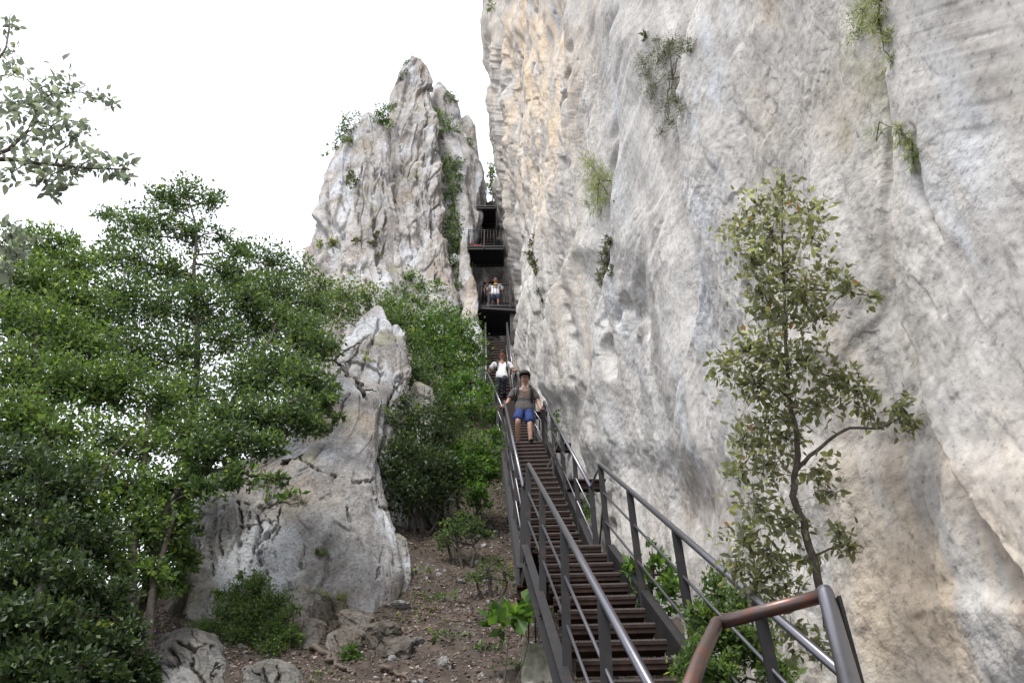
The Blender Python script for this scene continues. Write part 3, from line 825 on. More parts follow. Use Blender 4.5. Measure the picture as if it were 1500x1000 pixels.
# beam, column under the first landing and brackets to the wall
m_ = MB(); ya = 8.30
for dz in (-.20, -.34):
    m_.bar((.05, ya, 3.78 + dz), (1.05, ya, 3.78 + dz), .13, .012)
m_.bar((.05, ya, 3.51), (1.05, ya, 3.51), .012, .14)
m_.build('cross_beam', M['rust'], stair, False, SO)
m_ = MB(); m_.bar((.235, 8.16, 2.72), (.235, 8.16, 3.42), .012, .16, (0, 1, 0)); m_.bar((.165, 8.16, 2.72), (.165, 8.16, 3.42), .012, .18, (0, 1, 0)); m_.bar((.305, 8.16, 2.72), (.305, 8.16, 3.42), .012, .18, (0, 1, 0))
m_.build('support_column', M['rust'], stair, False, SO)
for Y, x1 in ((10.6, 1.75), (13.5, 1.5), (16.2, 1.2)):
    f = f2 if Y < 13.3 else f3
    h = f.at(Y, 1)[2] + .28
    m_ = MB(); x0 = f.at(Y, 1)[0] + .03
    m_.bar((x0, Y, h), (x1, Y, h), .10, .03); m_.bar((x0, Y, h - .14), (x1, Y, h - .14), .10, .02); m_.bar((x0, Y, h - .07), (x1, Y, h - .07), .02, .12)
    m_.bar((x0 + .30, Y, h - .14), (x0 + .30, Y, h - .55), .03, .05, (0, 1, 0))
    m_.build('wall_bracket', M['rust'], stair, False, SO)

# concrete footing
cb = loft([(949, 764, 812, 8.17), (953, 762, 815, 8.17), (985, 762, 816, 8.12), (1030, 762, 818, 8.05)], 60, 120, 1.0, 40, .014, 5, 7.0, 0, 1, 0, 0, .8)
ob = link('concrete_block', raw_mesh('concrete_block', cb[0] - cb[0].mean(0), [cb[1], cb[2]]), M['concrete']); ob.location = cb[0].mean(0)
tag(ob, 'mossy concrete block under the rusty stair column', 'concrete block')

# ------------------------------------------------------------------ the looped guard rail at the lower right
gl = np.array([1.137, 2.88, 1.22]); gr_ = np.array([.780, 3.10, 1.20])
ge = np.array([.94, 2.37, .75]); gq = np.array([.46, 2.40, .70])
guard = empty('guard_rail', (.9, 2.6, -.2)); GO = np.array(guard.location)
tag(guard, 'looped rusty tube guard rail at the lower right corner', 'railing')
m_ = MB(); m_.tube([gl + (0, .01, .02), gl, ge, (.78, 1.98, .44), (.70, 1.7, .2)], .0295, 16); m_.ball(gl + (0, .012, .012), (.031, .031, .031)); m_.build('handrail', M['rail'], guard, True, GO)
m_ = MB(); m_.tube([gl, lerp(gl, gr_, .5), gr_], .026, 14); m_.tube([gr_, lerp(gr_, gq, .5), gq + (-.1, -.25, -.2)], .026, 14); m_.ball(gr_, (.027, .027, .027)); m_.build('cross_tube', M['rusty_tube'], guard, True, GO)
m_ = MB(); m_.bar(gl + (.02, -.03, -.03), gl + (.03, -.02, -1.7), .012, .075, (0, 1, 0)); m_.build('post', M['steel'], guard, False, GO)
m_ = MB(); m_.bar(gq + (-.08, -.2, -.17), gq + (-.08, -.2, -1.9), .012, .075, (0, 1, 0)); m_.build('post', M['steel'], guard, False, GO)


# ------------------------------------------------------------------ platforms in the cleft
def platform(py, x0, x1, Y, depth, rail_h, label, beam=None, nb=12):
    a, b = at(x0, py, Y), at(x1, py, Y)
    h = (a[2] + b[2]) / 2
    e = empty('stair_platform', ((a[0] + b[0]) / 2, Y + depth / 2, h)); tag(e, label, 'platform', 'steel platforms in the cleft')
    O = np.array(e.location)
    m = MB(); m.bar(((a[0] + b[0]) / 2, Y, h - .02), ((a[0] + b[0]) / 2, Y + depth, h - .02), b[0] - a[0], .03)
    m.build('deck', M['deck'], e, False, O)
    for y in (Y + .05, Y + depth - .05):
        m = MB(); m.bar((a[0], y, h - .10), (b[0], y, h - .10), .08, .12); m.build('joist', M['steel'], e, False, O)
    m = MB(); m.bar((a[0] - .02, Y - .012, h + .0), (b[0] + .02, Y - .012, h + .0), .02, .07); m.build('edge_strip', M['steel'], e, False, O)
    hr = MB(); pts = [(a[0], Y + depth, h + rail_h), (a[0], Y, h + rail_h), (b[0], Y, h + rail_h), (b[0], Y + depth, h + rail_h)]
    hr.tube(pts[:2], .022, 8); hr.tube(pts[1:3], .022, 8); hr.tube(pts[2:], .022, 8)
    ho = hr.build('handrail', M['steel'], e, True, O)
    lo = MB(); lo.tube([(a[0], Y, h + .13), (b[0], Y, h + .13)], .014, 6); lo.tube([(a[0], Y + depth, h + .13), (a[0], Y, h + .13)], .014, 6); lo.tube([(a[0], Y, h + rail_h - .12), (b[0], Y, h + rail_h - .12)], .012, 6)
    lo.build('mid_rail', M['steel'], ho, True, O)
    for x in (a[0], (a[0] * .55 + b[0] * .45), b[0]):
        p = MB(); p.bar((x, Y, h - .1), (x, Y, h + rail_h), .045, .045, (0, 1, 0)); p.build('post', M['steel'], ho, False, O)
    for k in range(nb):
        x = lerp(a[0], b[0], (k + .5) / nb)
        p = MB(); p.tube([(x, Y, h + .13), (x, Y, h + rail_h - .03)], .011, 5); p.build('baluster', M['steel'], ho, True, O)
    for k in range(5):
        y = Y + depth * (k + .5) / 5
        p = MB(); p.tube([(a[0], y, h + .13), (a[0], y, h + rail_h - .03)], .011, 5); p.build('baluster', M['steel'], ho, True, O)
    if beam:
        p0, p1 = at(*beam[0]), at(*beam[1])
        m = MB(); m.bar(p0 + (0, 0, -.03), p1 + (0, 0, -.03), .14, .10)
        m.build('beam', M['steel'], e, False, O)
        m = MB(); m.ball(p1, (.10, .10, .14)); m.ball(p0, (.10, .10, .14)); m.build('anchor', M['steel'], e, True, O)
    return a, b, h


pa = platform(448, 689, 747, 22.9, 1.55, 1.08, 'lowest and widest railed steel platform, two people stand on it', ((629, 447, 22.75), (762, 455, 22.75)), 13)
pb = platform(361, 685, 738, 24.9, 1.1, 1.05, 'middle railed steel platform between pinnacle and cliff', None, 12)
pc = platform(302, 698, 726, 27.7, 1.2, 1.0, 'topmost small railed steel platform high in the cleft', None, 7)
for (xa, ya, ha), (xb, yb_, hb), lab in (((-.98, 24.3, pa[2]), (-.98, 27.0, pb[2] - .1), 'short dark flight of steps above the lowest platform'), ((-1.15, 26.1, pb[2]), (-1.2, 28.9, pc[2] - .1), 'short dark flight of steps above the middle platform')):
    e = empty('stair_flight', (xa, ya, ha)); tag(e, lab, 'stairs', 'flights between the platforms')
    for sx in (-.32, .32):
        m = MB(); m.bar((xa + sx, ya, ha), (xb + sx, yb_, hb), .012, .18); m.build('stringer', M['steel'], e, False, e.location)
    n = 17
    for k in range(n):
        t_ = tread0.copy(); COL.objects.link(t_); t_.parent = e
        t_.location = np.array([lerp(xa, xb, (k + 1) / n), lerp(ya, yb_, (k + 1) / n), lerp(ha, hb, (k + 1) / n)]) - np.array(e.location); t_.scale = (.95, 1, 1)

# red bag on the middle platform
q = at(701, 357, 25.05); q[2] = pb[2]
m = MB(); m.ball(q + (0, 0, .10), (.26, .14, .11), 16, 9); m.ball(q + (-.12, .02, .17), (.10, .10, .09)); m.tube([q + (-.2, 0, .14), q + (-.26, -.02, .30), q + (-.3, 0, .42)], [.05, .04, .02], 6)
tag(m.build('cloth_bag', plain('red_cloth', (.55, .06, .07), .8, 0, .3, 12), None, True, origin=q), 'small red bag lying on the middle platform', 'bag')


# ------------------------------------------------------------------ people
def skin_mesh(name, pts, edges, rads, mat, parent, sub=2, fold=0.0):
    me = bpy.data.meshes.new(name)
    me.from_pydata([tuple(p) for p in pts], edges, [])
    o = link(name, me, None)
    md = o.modifiers.new('skin', 'SKIN'); md.use_smooth_shade = True; md.branch_smoothing = .6
    sv = me.skin_vertices[0].data
    for v_, r_ in zip(sv, rads):
        v_.radius = (r_, r_) if np.isscalar(r_) else r_
    sv[0].use_root = True
    ss = o.modifiers.new('sub', 'SUBSURF'); ss.levels = sub; ss.render_levels = sub
    dg = bpy.context.evaluated_depsgraph_get()
    new = bpy.data.meshes.new_from_object(o.evaluated_get(dg))
    bpy.data.objects.remove(o)
    new.name = name
    for p in new.polygons: p.use_smooth = True
    new.materials.clear()
    if fold:
        co = np.empty(len(new.vertices) * 3, np.float32); new.vertices.foreach_get('co', co); co = co.reshape(-1, 3).astype(float)
        nr = np.empty(len(new.vertices) * 3, np.float32); new.vertices.foreach_get('normal', nr); nr = nr.reshape(-1, 3)
        d_ = fold * (ridged(co[:, 0] * 9 + co[:, 2] * 4, co[:, 1] * 7, co[:, 2] * 7, 2) - .6 + .7 * perlin(co[:, 0] * 6, co[:, 1] * 6, co[:, 2] * 3 + 4))
        new.vertices.foreach_set('co', (co + nr * d_[:, None]).astype(np.float32).ravel()); new.update()
    return link(name, new, mat, parent)


M['skin'] = plain('skin', (.36, .215, .16), .55, 0, .12, 8)
M['skin_brown'] = plain('brown_skin', (.27, .13, .085), .55, 0, .12, 8)
M['hair'] = plain('dark_hair', (.022, .016, .013), .7, 0, .4, 60)


def person(loc, label, J, skin, top, bottom, shorts, sx=1.0, head_s=1.0, cap=None, straps=None, rot=0, extras=None, group=None, tilt=.0):
    e = bpy.data.objects.new('person', None); COL.objects.link(e); e.location = loc; e.rotation_euler = (0, 0, rot)
    tag(e, label, 'person', group)
    j = {k: np.array(v, float) * (sx, 1, 1) for k, v in J.items()}
    hs = head_s
    hd = j['head']
    ct, st2 = math.cos(tilt), math.sin(tilt)
    def hv(p):
        p = np.asarray(p, float) * hs
        return np.stack([p[..., 0], p[..., 1] * ct + p[..., 2] * -st2, p[..., 1] * st2 + p[..., 2] * ct], -1)
    pts, ed, rd = [], [], []
    def A(p, r, prev=None):
        pts.append(np.array(p, float)); rd.append(r)
        if prev is not None: ed.append((prev, len(pts) - 1))
        return len(pts) - 1
    pel = A(j['pelvis'], (.135 * sx, .105)); spn = A(lerp(j['pelvis'], j['chest'], .5), (.125 * sx, .10), pel); ch = A(j['chest'], (.145 * sx, .115), spn)
    nk = A(j['neck'], .058, ch); nk2 = A(lerp(j['neck'], hd, .45), .055 * hs, nk)
    h1 = A(hd + hv((0, -.012, -.055)), (.068 * hs, .080 * hs), nk2); h2 = A(hd + hv((0, 0, .03)), (.080 * hs, .098 * hs), h1); A(hd + hv((0, .01, .095)), (.055 * hs, .065 * hs), h2)
    hands = []
    for s_ in 'lr':
        sh = A(j['sh_' + s_], .062, ch); el = A(j['el_' + s_], .044, sh); A_w = A(j['wr_' + s_], .030, el)
        d = j['wr_' + s_] - j['el_' + s_]; d /= np.linalg.norm(d)
        A(j['wr_' + s_] + d * .085, (.040, .020), A_w); hands.append((j['wr_' + s_], d, s_))
        hp = A(j['hip_' + s_], .090, pel); kn = A(j['kn_' + s_], .058, hp); cf = A(lerp(j['kn_' + s_], j['an_' + s_], .3), .056, kn); an = A(j['an_' + s_], .038, cf)
        A(j['an_' + s_] + np.array([0, -.15, -.05]), .036, an)
    body = skin_mesh('body', pts, ed, rd, skin, e)
    # fingers, thumbs, nose and ears join the body mesh
    x = MB()
    for wr, d, s_ in hands:
        side = np.cross(d, (0, 1, 0)); side /= np.linalg.norm(side) + 1e-9
        curl = np.array([0, -1, -.2])
        for k, L in enumerate((.070, .082, .078, .062)):
            b0 = wr + d * .085 + side * (.027 - .018 * k)
            x.tube([b0, b0 + d * L * .5 + curl * .012, b0 + d * L * .7 + curl * .045, b0 + d * L * .55 + curl * .07], [.010, .0095, .009, .007], 6)
        tb = wr + d * .035 + side * .035
        x.tube([tb, tb + side * .025 + d * .02 + curl * .02, tb + side * .02 + d * .05 + curl * .05], [.012, .011, .008], 6)
    x.tube([hd + hv((0, -.082, .03)), hd + hv((0, -.108, -.012)), hd + hv((0, -.09, -.022))], [.008 * hs, .016 * hs, .012 * hs], 6)
    for s_ in (-1, 1): x.ball(hd + hv((s_ * .083, .012, .0)), np.array([.012, .022, .034]) * hs, 8, 6)
    xo = x.build('extra', skin, None, True)
    bm_ = __import__('bmesh').new(); bm_.from_mesh(body.data); bm_.from_mesh(xo.data); bm_.to_mesh(body.data); bm_.free(); bpy.data.objects.remove(xo)
    for p in body.data.polygons: p.use_smooth = True
    for s_ in (-1, 1):
        y = MB(); y.ball(hd + hv((s_ * .031, -.083, .018)), np.array([.012, .008, .008]) * hs, 8, 6); y.build('eye', M['hair'], e, True)
    y = MB(); y.tube([hd + hv((-.028, -.088, -.055)), hd + hv((0, -.098, -.055)), hd + hv((.028, -.088, -.055))], .006 * hs, 6); y.build('mouth', plain('lips', (.30, .10, .08), .5), e, True)
    # shirt: torso and half sleeves
    g = .024
    P = [j['pelvis'] + np.array([0, 0, -.14]), j['pelvis'] + np.array([0, 0, .04]), lerp(j['pelvis'], j['chest'], .6), j['chest'], lerp(j['chest'], j['neck'], .75)]
    Rr = [(.168 * sx, .145), (.165 * sx, .140), (.165 * sx, .135), (.178 * sx, .135), (.080, .072)]
    E = [(0, 1), (1, 2), (2, 3), (3, 4)]
    for s_ in 'lr':
        P += [j['sh_' + s_], lerp(j['sh_' + s_], j['el_' + s_], .45), lerp(j['sh_' + s_], j['el_' + s_], .8)]; Rr += [.080, .074, .072]
        n = len(P); E += [(3, n - 3), (n - 3, n - 2), (n - 2, n - 1)]
    skin_mesh('shirt', P, E, Rr, top, e, 3, .010)
    P = [j['pelvis'] + np.array([0, 0, .10]), j['pelvis'] + np.array([0, 0, -.03])]; Rr = [(.150 * sx, .125), (.165 * sx, .140)]; E = [(0, 1)]
    for s_ in 'lr':
        P.append(j['hip_' + s_] + np.array([0, 0, -.04])); Rr.append(.110 if shorts else .105); E.append((1, len(P) - 1))
        ends = (.45, .95) if shorts else (.5, 1.0)
        for t in ends: P.append(lerp(j['hip_' + s_], j['kn_' + s_], t)); Rr.append((.108 if t < .6 else .106) if shorts else (.088 if t < .6 else .074)); E.append((len(P) - 2, len(P) - 1))
        if not shorts:
            for t, r_ in ((.35, .068), (.95, .058)): P.append(lerp(j['kn_' + s_], j['an_' + s_], t)); Rr.append(r_); E.append((len(P) - 2, len(P) - 1))
    skin_mesh('shorts' if shorts else 'trousers', P, E, Rr, bottom, e, 3, .010)
    for s_ in 'lr':
        y = MB(); an = j['an_' + s_]; y.ball(an + np.array([0, -.07, -.055]), (.050, .135, .048), 12, 8); y.ball(an + np.array([0, .0, -.02]), (.047, .055, .055), 12, 8); y.build('shoe', M['deck'], e, True)
    # hair / cap
    y = MB()
    th = np.linspace(0, 2 * np.pi, 18, endpoint=False); ph = np.linspace(.02, 1.75, 9)
    V = np.stack([np.outer(np.sin(ph), np.cos(th)), np.outer(np.sin(ph), np.sin(th)), np.outer(np.cos(ph), np.ones(18))], -1).reshape(-1, 3)
    keep_back = np.where((V[:, 1] < -.35) & (V[:, 2] < .45), .80, 1.0)[:, None]
    y.add(hd + hv(V * (.094, .108, .112) * keep_back + (0, .014, .038)), grid_faces(9, 18, True)[:, ::-1]); y.build('hair', M['hair'], e, True)
    if cap is not None:
        y = MB(); V2 = V.copy(); V2[:, 2] = np.maximum(V2[:, 2], .05)
        y.add(hd + hv(V2 * (.101, .115, .105) + (0, .004, .062)), grid_faces(9, 18, True)[:, ::-1])
        br = [hd + hv((c * .085, -.09 - s * .09, .078 - .0 * s)) for c, s in [(math.cos(a), math.sin(a)) for a in np.linspace(0, math.pi, 9)]]
        br2 = [p + np.array([0, 0, .010]) for p in br]
        n = len(br); y.add(br + br2, [(i, i + 1, n + i + 1, n + i) for i in range(n - 1)], [(0, i, i + 1) for i in range(1, n - 1)] + [(n, n + i + 1, n + i) for i in range(1, n - 1)])
        y.build('cap', cap, e, True)
    if straps is not None:
        for s_ in (-1, 1):
            c = j['chest']; y = MB(); xx = s_ * .115 * sx
            y.tube([c + (xx * 1.12, -.03, -.28), c + (xx * 1.08, -.135, -.16), c + (xx, -.152, 0), c + (xx * .95, -.10, .125), c + (xx * .9, .02, .15), c + (xx * .95, .15, .05)], .026, 8, True, .45); y.build('backpack_strap', straps, e, True)
        y = MB(); y.ball(j['chest'] + (0, .215, -.1), (.15 * sx, .10, .24), 14, 10); y.build('backpack', straps, e, True)
    if extras: extras(e, j)
    return e


stand = dict(pelvis=(0, .0, .92), chest=(0, .02, 1.32), neck=(0, .02, 1.48), head=(0, -.01, 1.655),
             sh_l=(-.185, .02, 1.415), sh_r=(.185, .02, 1.415), el_l=(-.29, .02, 1.14), el_r=(.25, .05, 1.12), wr_l=(-.35, -.20, .90), wr_r=(.26, -.18, .88),
             hip_l=(-.09, 0, .87), hip_r=(.09, 0, .87), kn_l=(-.085, -.06, .47), kn_r=(.10, -.12, .49), an_l=(-.09, .0, .075), an_r=(.10, -.10, .075))


def print_and_clip(e, j):
    c = j['chest']; st_ = plain('peach_print', (.80, .52, .34), .8, 0, .2, 30)
    m = MB()
    for k in range(5):
        z = c[2] + .0 - .050 * k
        x0 = -.05 if k < 3 else -.115 - .02 * (k - 3)
        pts = [(xx * 1.0, c[1] - .157 + .9 * xx * xx, z) for xx in np.linspace(x0, .125, 7)]
        m.tube(pts, .0085, 6, True, .35)
    m.build('shirt_print', st_, e, True)
    m = MB(); m.bar((-.01, c[1] - .165, c[2] + .05), (-.005, c[1] - .180, c[2] - .03), .035, .014, (0, 1, 0)); m.build('chest_clip', plain('blue_clip', (.05, .09, .22), .4), e)
    m = MB(); m.bar((.150, j['kn_r'][1] + .01, j['kn_r'][2] + .10), (.175, j['kn_r'][1] + .01, j['kn_r'][2] + .095), .004, .018); m.build('shorts_emblem', plain('white_emblem', (.75, .75, .75), .7), e)


man = dict(stand); man.update(kn_l=(-.10, -.17, .50), an_l=(-.10, .10, .16), kn_r=(.09, -.10, .47), head=(.02, -.02, 1.65), sh_l=(-.16, .02, 1.405), sh_r=(.16, .02, 1.405), wr_l=(-.345, -.26, .80), el_l=(-.265, .0, 1.09), wr_r=(.265, -.22, .78), el_r=(.245, .03, 1.09))
fm = (f3.at(13.66, -1) + f3.at(13.66, 1)) / 2
person((.238, 13.44, 8.60), 'man in grey T-shirt with pale stripes and blue shorts holding both handrails', man, M['skin'], plain('grey_cotton', (.095, .090, .088), .9, 0, .2, 30), plain('blue_shorts', (.022, .045, .17), .8, 0, .25, 20), True, 1.22, 1.22, plain('dark_cap', (.035, .03, .028), .8), plain('black_strap', (.03, .03, .032), .8), extras=print_and_clip, tilt=.42)

wm = dict(stand); wm.update(wr_l=(-.31, -.12, .97), el_l=(-.33, .06, 1.17), wr_r=(.34, -.16, .99), el_r=(.29, .04, 1.15), kn_r=(.06, -.27, .62), an_r=(.07, -.06, .27), head=(.01, -.01, 1.665))
person((-.285, 18.25, 13.11), 'person in white T-shirt and dark trousers coming down behind the man', wm, M['skin_brown'], plain('white_cotton', (.78, .78, .80), .9, 0, .08, 30), plain('navy_trousers', (.016, .018, .028), .85, 0, .3, 20), False, 1.12, 1.15, None, plain('black_strap', (.03, .03, .032), .8), tilt=.4)


def emblem(e, j):
    c = j['chest']; m = MB(); th = np.linspace(0, 2 * np.pi, 25)
    for r_, mat_, yy, nm_ in ((.098, (.55, .33, .07), -.172, 'shirt_emblem'),):
        V = [(0, c[1] + yy - .004, c[2] - .02)] + [(r_ * math.cos(a), c[1] + yy + .025 * abs(math.cos(a)), c[2] - .02 + r_ * math.sin(a)) for a in th]
        m.add(V, [], [(0, i, i + 1) for i in range(1, 25)])
    m.build('shirt_emblem', plain('orange_disc', (.50, .32, .08), .8, 0, .6, 30, col2=(.25, .14, .05)), e)


pm = dict(stand); pm.update(wr_l=(-.25, -.18, .98), wr_r=(.27, -.18, .98))
zq = at(726, 425, 23.2)
person((zq[0], 23.25, pa[2]), 'person in white T-shirt with round orange emblem on lowest platform', pm, M['skin_brown'], plain('white_cotton', (.75, .75, .78), .9, 0, .08, 30), plain('blue_denim', (.03, .045, .09), .85, 0, .3, 20), True, 1.15, 1.1, extras=emblem)
pm = dict(stand); pm.update(el_l=(-.27, -.05, 1.58), wr_l=(-.16, -.12, 1.80))
zq = at(719, 425, 23.6)
person((zq[0], 23.75, pa[2]), 'person in dark top and grey trousers raising one arm on lowest platform', pm, M['skin_brown'], plain('dark_cotton', (.03, .028, .03), .9, 0, .2, 30), plain('grey_trousers', (.16, .155, .15), .85, 0, .3, 20), False, 1.0, 1.0)

# ------------------------------------------------------------------ plants
def unit(v): return v / (np.linalg.norm(v, axis=-1, keepdims=True) + 1e-9)


def leaf_geo(P, D, Nn, L, W, kind):
    """P base, D direction, Nn normal, L length, W width -> vertices and faces, one leaf each"""
    S = unit(np.cross(D, Nn)); Nn = unit(np.cross(S, D))
    L, W = L[:, None], W[:, None]
    if kind == 'quad':
        V = np.stack([P, P + D * L * .45 + S * W * .5 + Nn * W * .10, P + D * L, P + D * L * .45 - S * W * .5 + Nn * W * .10], 1)
        F = np.arange(len(P))[:, None] * 4 + np.array([[0, 1, 2, 3]])
        return V.reshape(-1, 3), F, 4
    # folded leaf of four faces with a midrib and a pointed tip
    V = np.stack([P, P + D * L * .33 + S * W * .5 + Nn * W * .16, P + D * L * .70 + S * W * .38 + Nn * W * .10 - Nn * L * .03, P + D * L - Nn * L * .10,
                  P + D * L * .70 - S * W * .38 + Nn * W * .10 - Nn * L * .03, P + D * L * .33 - S * W * .5 + Nn * W * .16, P + D * L * .36, P + D * L * .70 - Nn * L * .03], 1)
    f = np.array([[0, 1, 6, 6], [1, 2, 7, 6], [2, 3, 7, 7], [0, 6, 5, 5], [6, 7, 4, 5], [7, 3, 4, 4]])
    b = np.arange(len(P))[:, None, None] * 8
    quads = (b + f[[1, 4]][None]).reshape(-1, 4)
    tris = (b + f[[0, 2, 3, 5]][None, :, :3]).reshape(-1, 3)
    return V.reshape(-1, 3), [quads, tris], 8


def leaf_mesh(name, P, D, Nn, L, W, tint, mat, parent=None, kind='quad', origin=None):
    V, F, k = leaf_geo(P, unit(D), unit(Nn), L, W, kind)
    if origin is not None: V = V - origin
    me = raw_mesh(name, V, F, kind != 'quad')
    set_float(me, 'tint', np.repeat(tint, k))
    o = link(name, me, mat, parent)
    return o


def clump_leaves(c, r, n, per=16, sub=.24, shell=.55, droop=0.0, up=.5):
    """leaf positions in an ellipsoid: twig ends spread through it, each with its spray of leaves"""
    ns = max(2, int(n / per))
    d = unit(rng.normal(size=(ns, 3)))
    s = c + d * (rng.random(ns) ** shell)[:, None] * r
    P = np.repeat(s, per, 0)
    rr = np.min(r)
    P = P + rng.normal(size=P.shape) * rr * sub * (1, 1, .55)
    out = unit((np.repeat(s, per, 0) - c) / r + 1e-6)
    D = unit(out * .7 + rng.normal(size=P.shape) * .8 + np.array([0, 0, up * .3 - droop]))
    Nn = unit(rng.normal(size=P.shape) * .75 + np.array([0, -.1, .9]))
    tint = np.clip(rng.normal(.45, .2, len(P)) + np.repeat(rng.normal(0, .13, ns), per), 0, 1)
    return s, P, D, Nn, tint


def curve(a, b, n=6, sag=.1, wob=.05):
    t = np.linspace(0, 1, n)[:, None]
    L = np.linalg.norm(b - a)
    p = a + (b - a) * t
    p[:, 2] += (np.sin(t[:, 0] * math.pi)) * sag * L
    w_ = rng.normal(size=(n, 3)) * wob * L; w_[0] = 0; w_[-1] = 0
    return p + w_


def plant(name, label, cat, trunks, clumps, leaf, mat, bark, group=None, kind='quad', ratio=.5, twig=.006, per=16, sub=.24, shell=.55, droop=0, limb=.5, up=.5, twigs=True, size_var=.22, trunk_name='trunk', crown_name='crown', rooted=False):
    """trunks: polylines of (x, y, z, radius); clumps: (centre, radii, leaves)"""
    if rooted:
        tk = []
        for i_, tr in enumerate(trunks):
            x0, y0, z0, r0_ = tr[0]
            g_ = float(ground(x0, y0)) - .1
            tk.append([(x0, y0, g_, r0_ * 1.15)] + list(tr) if z0 > g_ and (i_ == 0 or z0 - g_ < 1.0) else tr)
        trunks = tk
    root = np.array(trunks[0][0][:3])
    e = empty(name, root); tag(e, label, cat, group)
    tb = MB(); allp = []
    for tr in trunks:
        tr = np.array(tr, float)
        n = max(6, len(tr) * 4)
        t = np.linspace(0, len(tr) - 1, n)
        p = np.stack([np.interp(t, np.arange(len(tr)), tr[:, k]) for k in range(4)], 1)
        k_ = np.array([.25, .5, .25])
        for _ in range(2):
            p[1:-1] = .25 * p[:-2] + .5 * p[1:-1] + .25 * p[2:]
        p[1:-1, :3] += rng.normal(size=(n - 2, 3)) * p[1:-1, 3:4] * .25
        tb.tube(p[:, :3], p[:, 3], 8); allp.append(p)
    allp = np.concatenate(allp)
    PP, DD, NN, TT = [], [], [], []
    for c, r, n in clumps:
        c = np.asarray(c, float); r = np.asarray(r, float) * np.ones(3)
        # limb from the nearest lower trunk point
        dd = np.linalg.norm(allp[:, :3] - c, axis=1) + np.maximum(0, allp[:, 2] - c[2]) * 1.2
        k = int(np.argmin(dd)); q = allp[k]
        if np.linalg.norm(q[:3] - c) > .05:
            tb.tube(curve(q[:3], c, 7, .06, .035), np.linspace(min(q[3] * .7, limb * .06), twig * 1.3, 7), 6)
        s, P, D, Nn, t = clump_leaves(c, r, n, per, sub, shell, droop, up)
        if twigs:
            for sp in s:
                tb.tube(curve(c, sp, 4, .05, .05), [twig, twig * .8, twig * .6, twig * .35], 3, False)
        PP.append(P); DD.append(D); NN.append(Nn); TT.append(t)
    P, D, Nn, t = (np.concatenate(a) for a in (PP, DD, NN, TT))
    n = len(P)
    L = leaf * np.exp(rng.normal(0, size_var, n))
    tb.build(trunk_name, bark, e, True, root)
    leaf_mesh(crown_name, P, D, Nn, L, L * ratio * np.exp(rng.normal(0, .12, n)), t, mat, e, kind, root)
    return e


def C(px, py, rad, Y, dens, sq=(1, 1, 1)):
    """a clump centred on the sight line at that distance, its radius given in photo pixels"""
    m = mpp(py, Y) * rad
    return (at(px, py, Y), np.array([m, m, m]) * sq, int(dens * (1.08 if 7 < Y < 12 and px < 500 else 1)))


def T(*pts):
    return [(*at(x, y, Y), r) for x, y, Y, r in pts]


G_LEFT = 'dark trees on the left'
# tall oak with the bare trunk showing against the sky
cl = [C(*a) for a in [(272, 285, 30, 10.2, 900), (232, 290, 24, 10.1, 500), (312, 297, 20, 10.2, 450), (180, 325, 26, 10, 500), (150, 312, 14, 10, 180), (215, 335, 34, 10, 900), (280, 340, 30, 10.2, 800), (325, 345, 16, 10.2, 260),
                      (200, 385, 44, 9.8, 1500), (255, 400, 36, 10, 1100), (150, 380, 30, 9.8, 700), (330, 400, 36, 10.3, 1200), (300, 455, 40, 10, 1400), (235, 455, 50, 9.8, 2000), (180, 440, 46, 9.6, 1700), (360, 440, 40, 10.2, 1300), (200, 520, 55, 9.6, 2000), (270, 520, 46, 9.8, 1400), (140, 480, 50, 9.5, 1800), (330, 500, 40, 10.1, 1200), (285, 580, 44, 9.6, 1300), (240, 620, 36, 9.4, 800), (300, 640, 30, 9.5, 600), (285, 425, 26, 9.9, 500), (240, 330, 26, 10, 520), (255, 300, 18, 10.1, 320), (345, 375, 18, 10.2, 300), (165, 350, 16, 10, 240)]]
plant('oak_tree', 'tall dark oak, its top standing highest above the left foliage', 'tree', [T((262, 900, 9.6, .085), (272, 760, 9.7, .07), (278, 640, 9.8, .058), (292, 500, 9.9, .046), (283, 400, 10, .032), (290, 340, 10.1, .02), (276, 290, 10.1, .010))], cl, .068, M['oak_dark'], M['bark_dark'], G_LEFT, rooted=True)
# spreading tree at the right of the group, in front of the outcrop
cl = [C(x, y, r, Y_ - 1.5 * smooth(470, 560, y), n_ * 1.15) for x, y, r, Y_, n_ in [(395, 385, 34, 11.4, 1000), (440, 400, 26, 11.6, 650), (360, 370, 24, 11.3, 500), (420, 440, 44, 11.2, 1700), (462, 450, 26, 11.3, 700), (375, 480, 44, 10.8, 1500), (435, 500, 44, 10.8, 1700), (470, 510, 26, 10.8, 650), (400, 545, 46, 10.4, 1700), (450, 560, 40, 10.3, 1400), (478, 590, 18, 10.2, 380), (430, 605, 34, 10.0, 1000), (466, 622, 16, 10, 280), (355, 560, 40, 10.2, 1100), (380, 610, 40, 9.9, 1200), (330, 610, 36, 9.9, 800), (470, 420, 18, 11.5, 320), (340, 650, 36, 9.7, 900), (390, 650, 26, 9.7, 520), (300, 660, 30, 9.6, 500), (345, 700, 24, 9.6, 420), (420, 470, 34, 10.6, 1000), (385, 430, 34, 11, 1000), (350, 420, 30, 11, 800), (450, 480, 26, 10.9, 700), (400, 700, 14, 9.6, 130), (300, 720, 22, 9.4, 320), (495, 612, 8, 10.2, 70), (485, 575, 12, 10.3, 160)]]
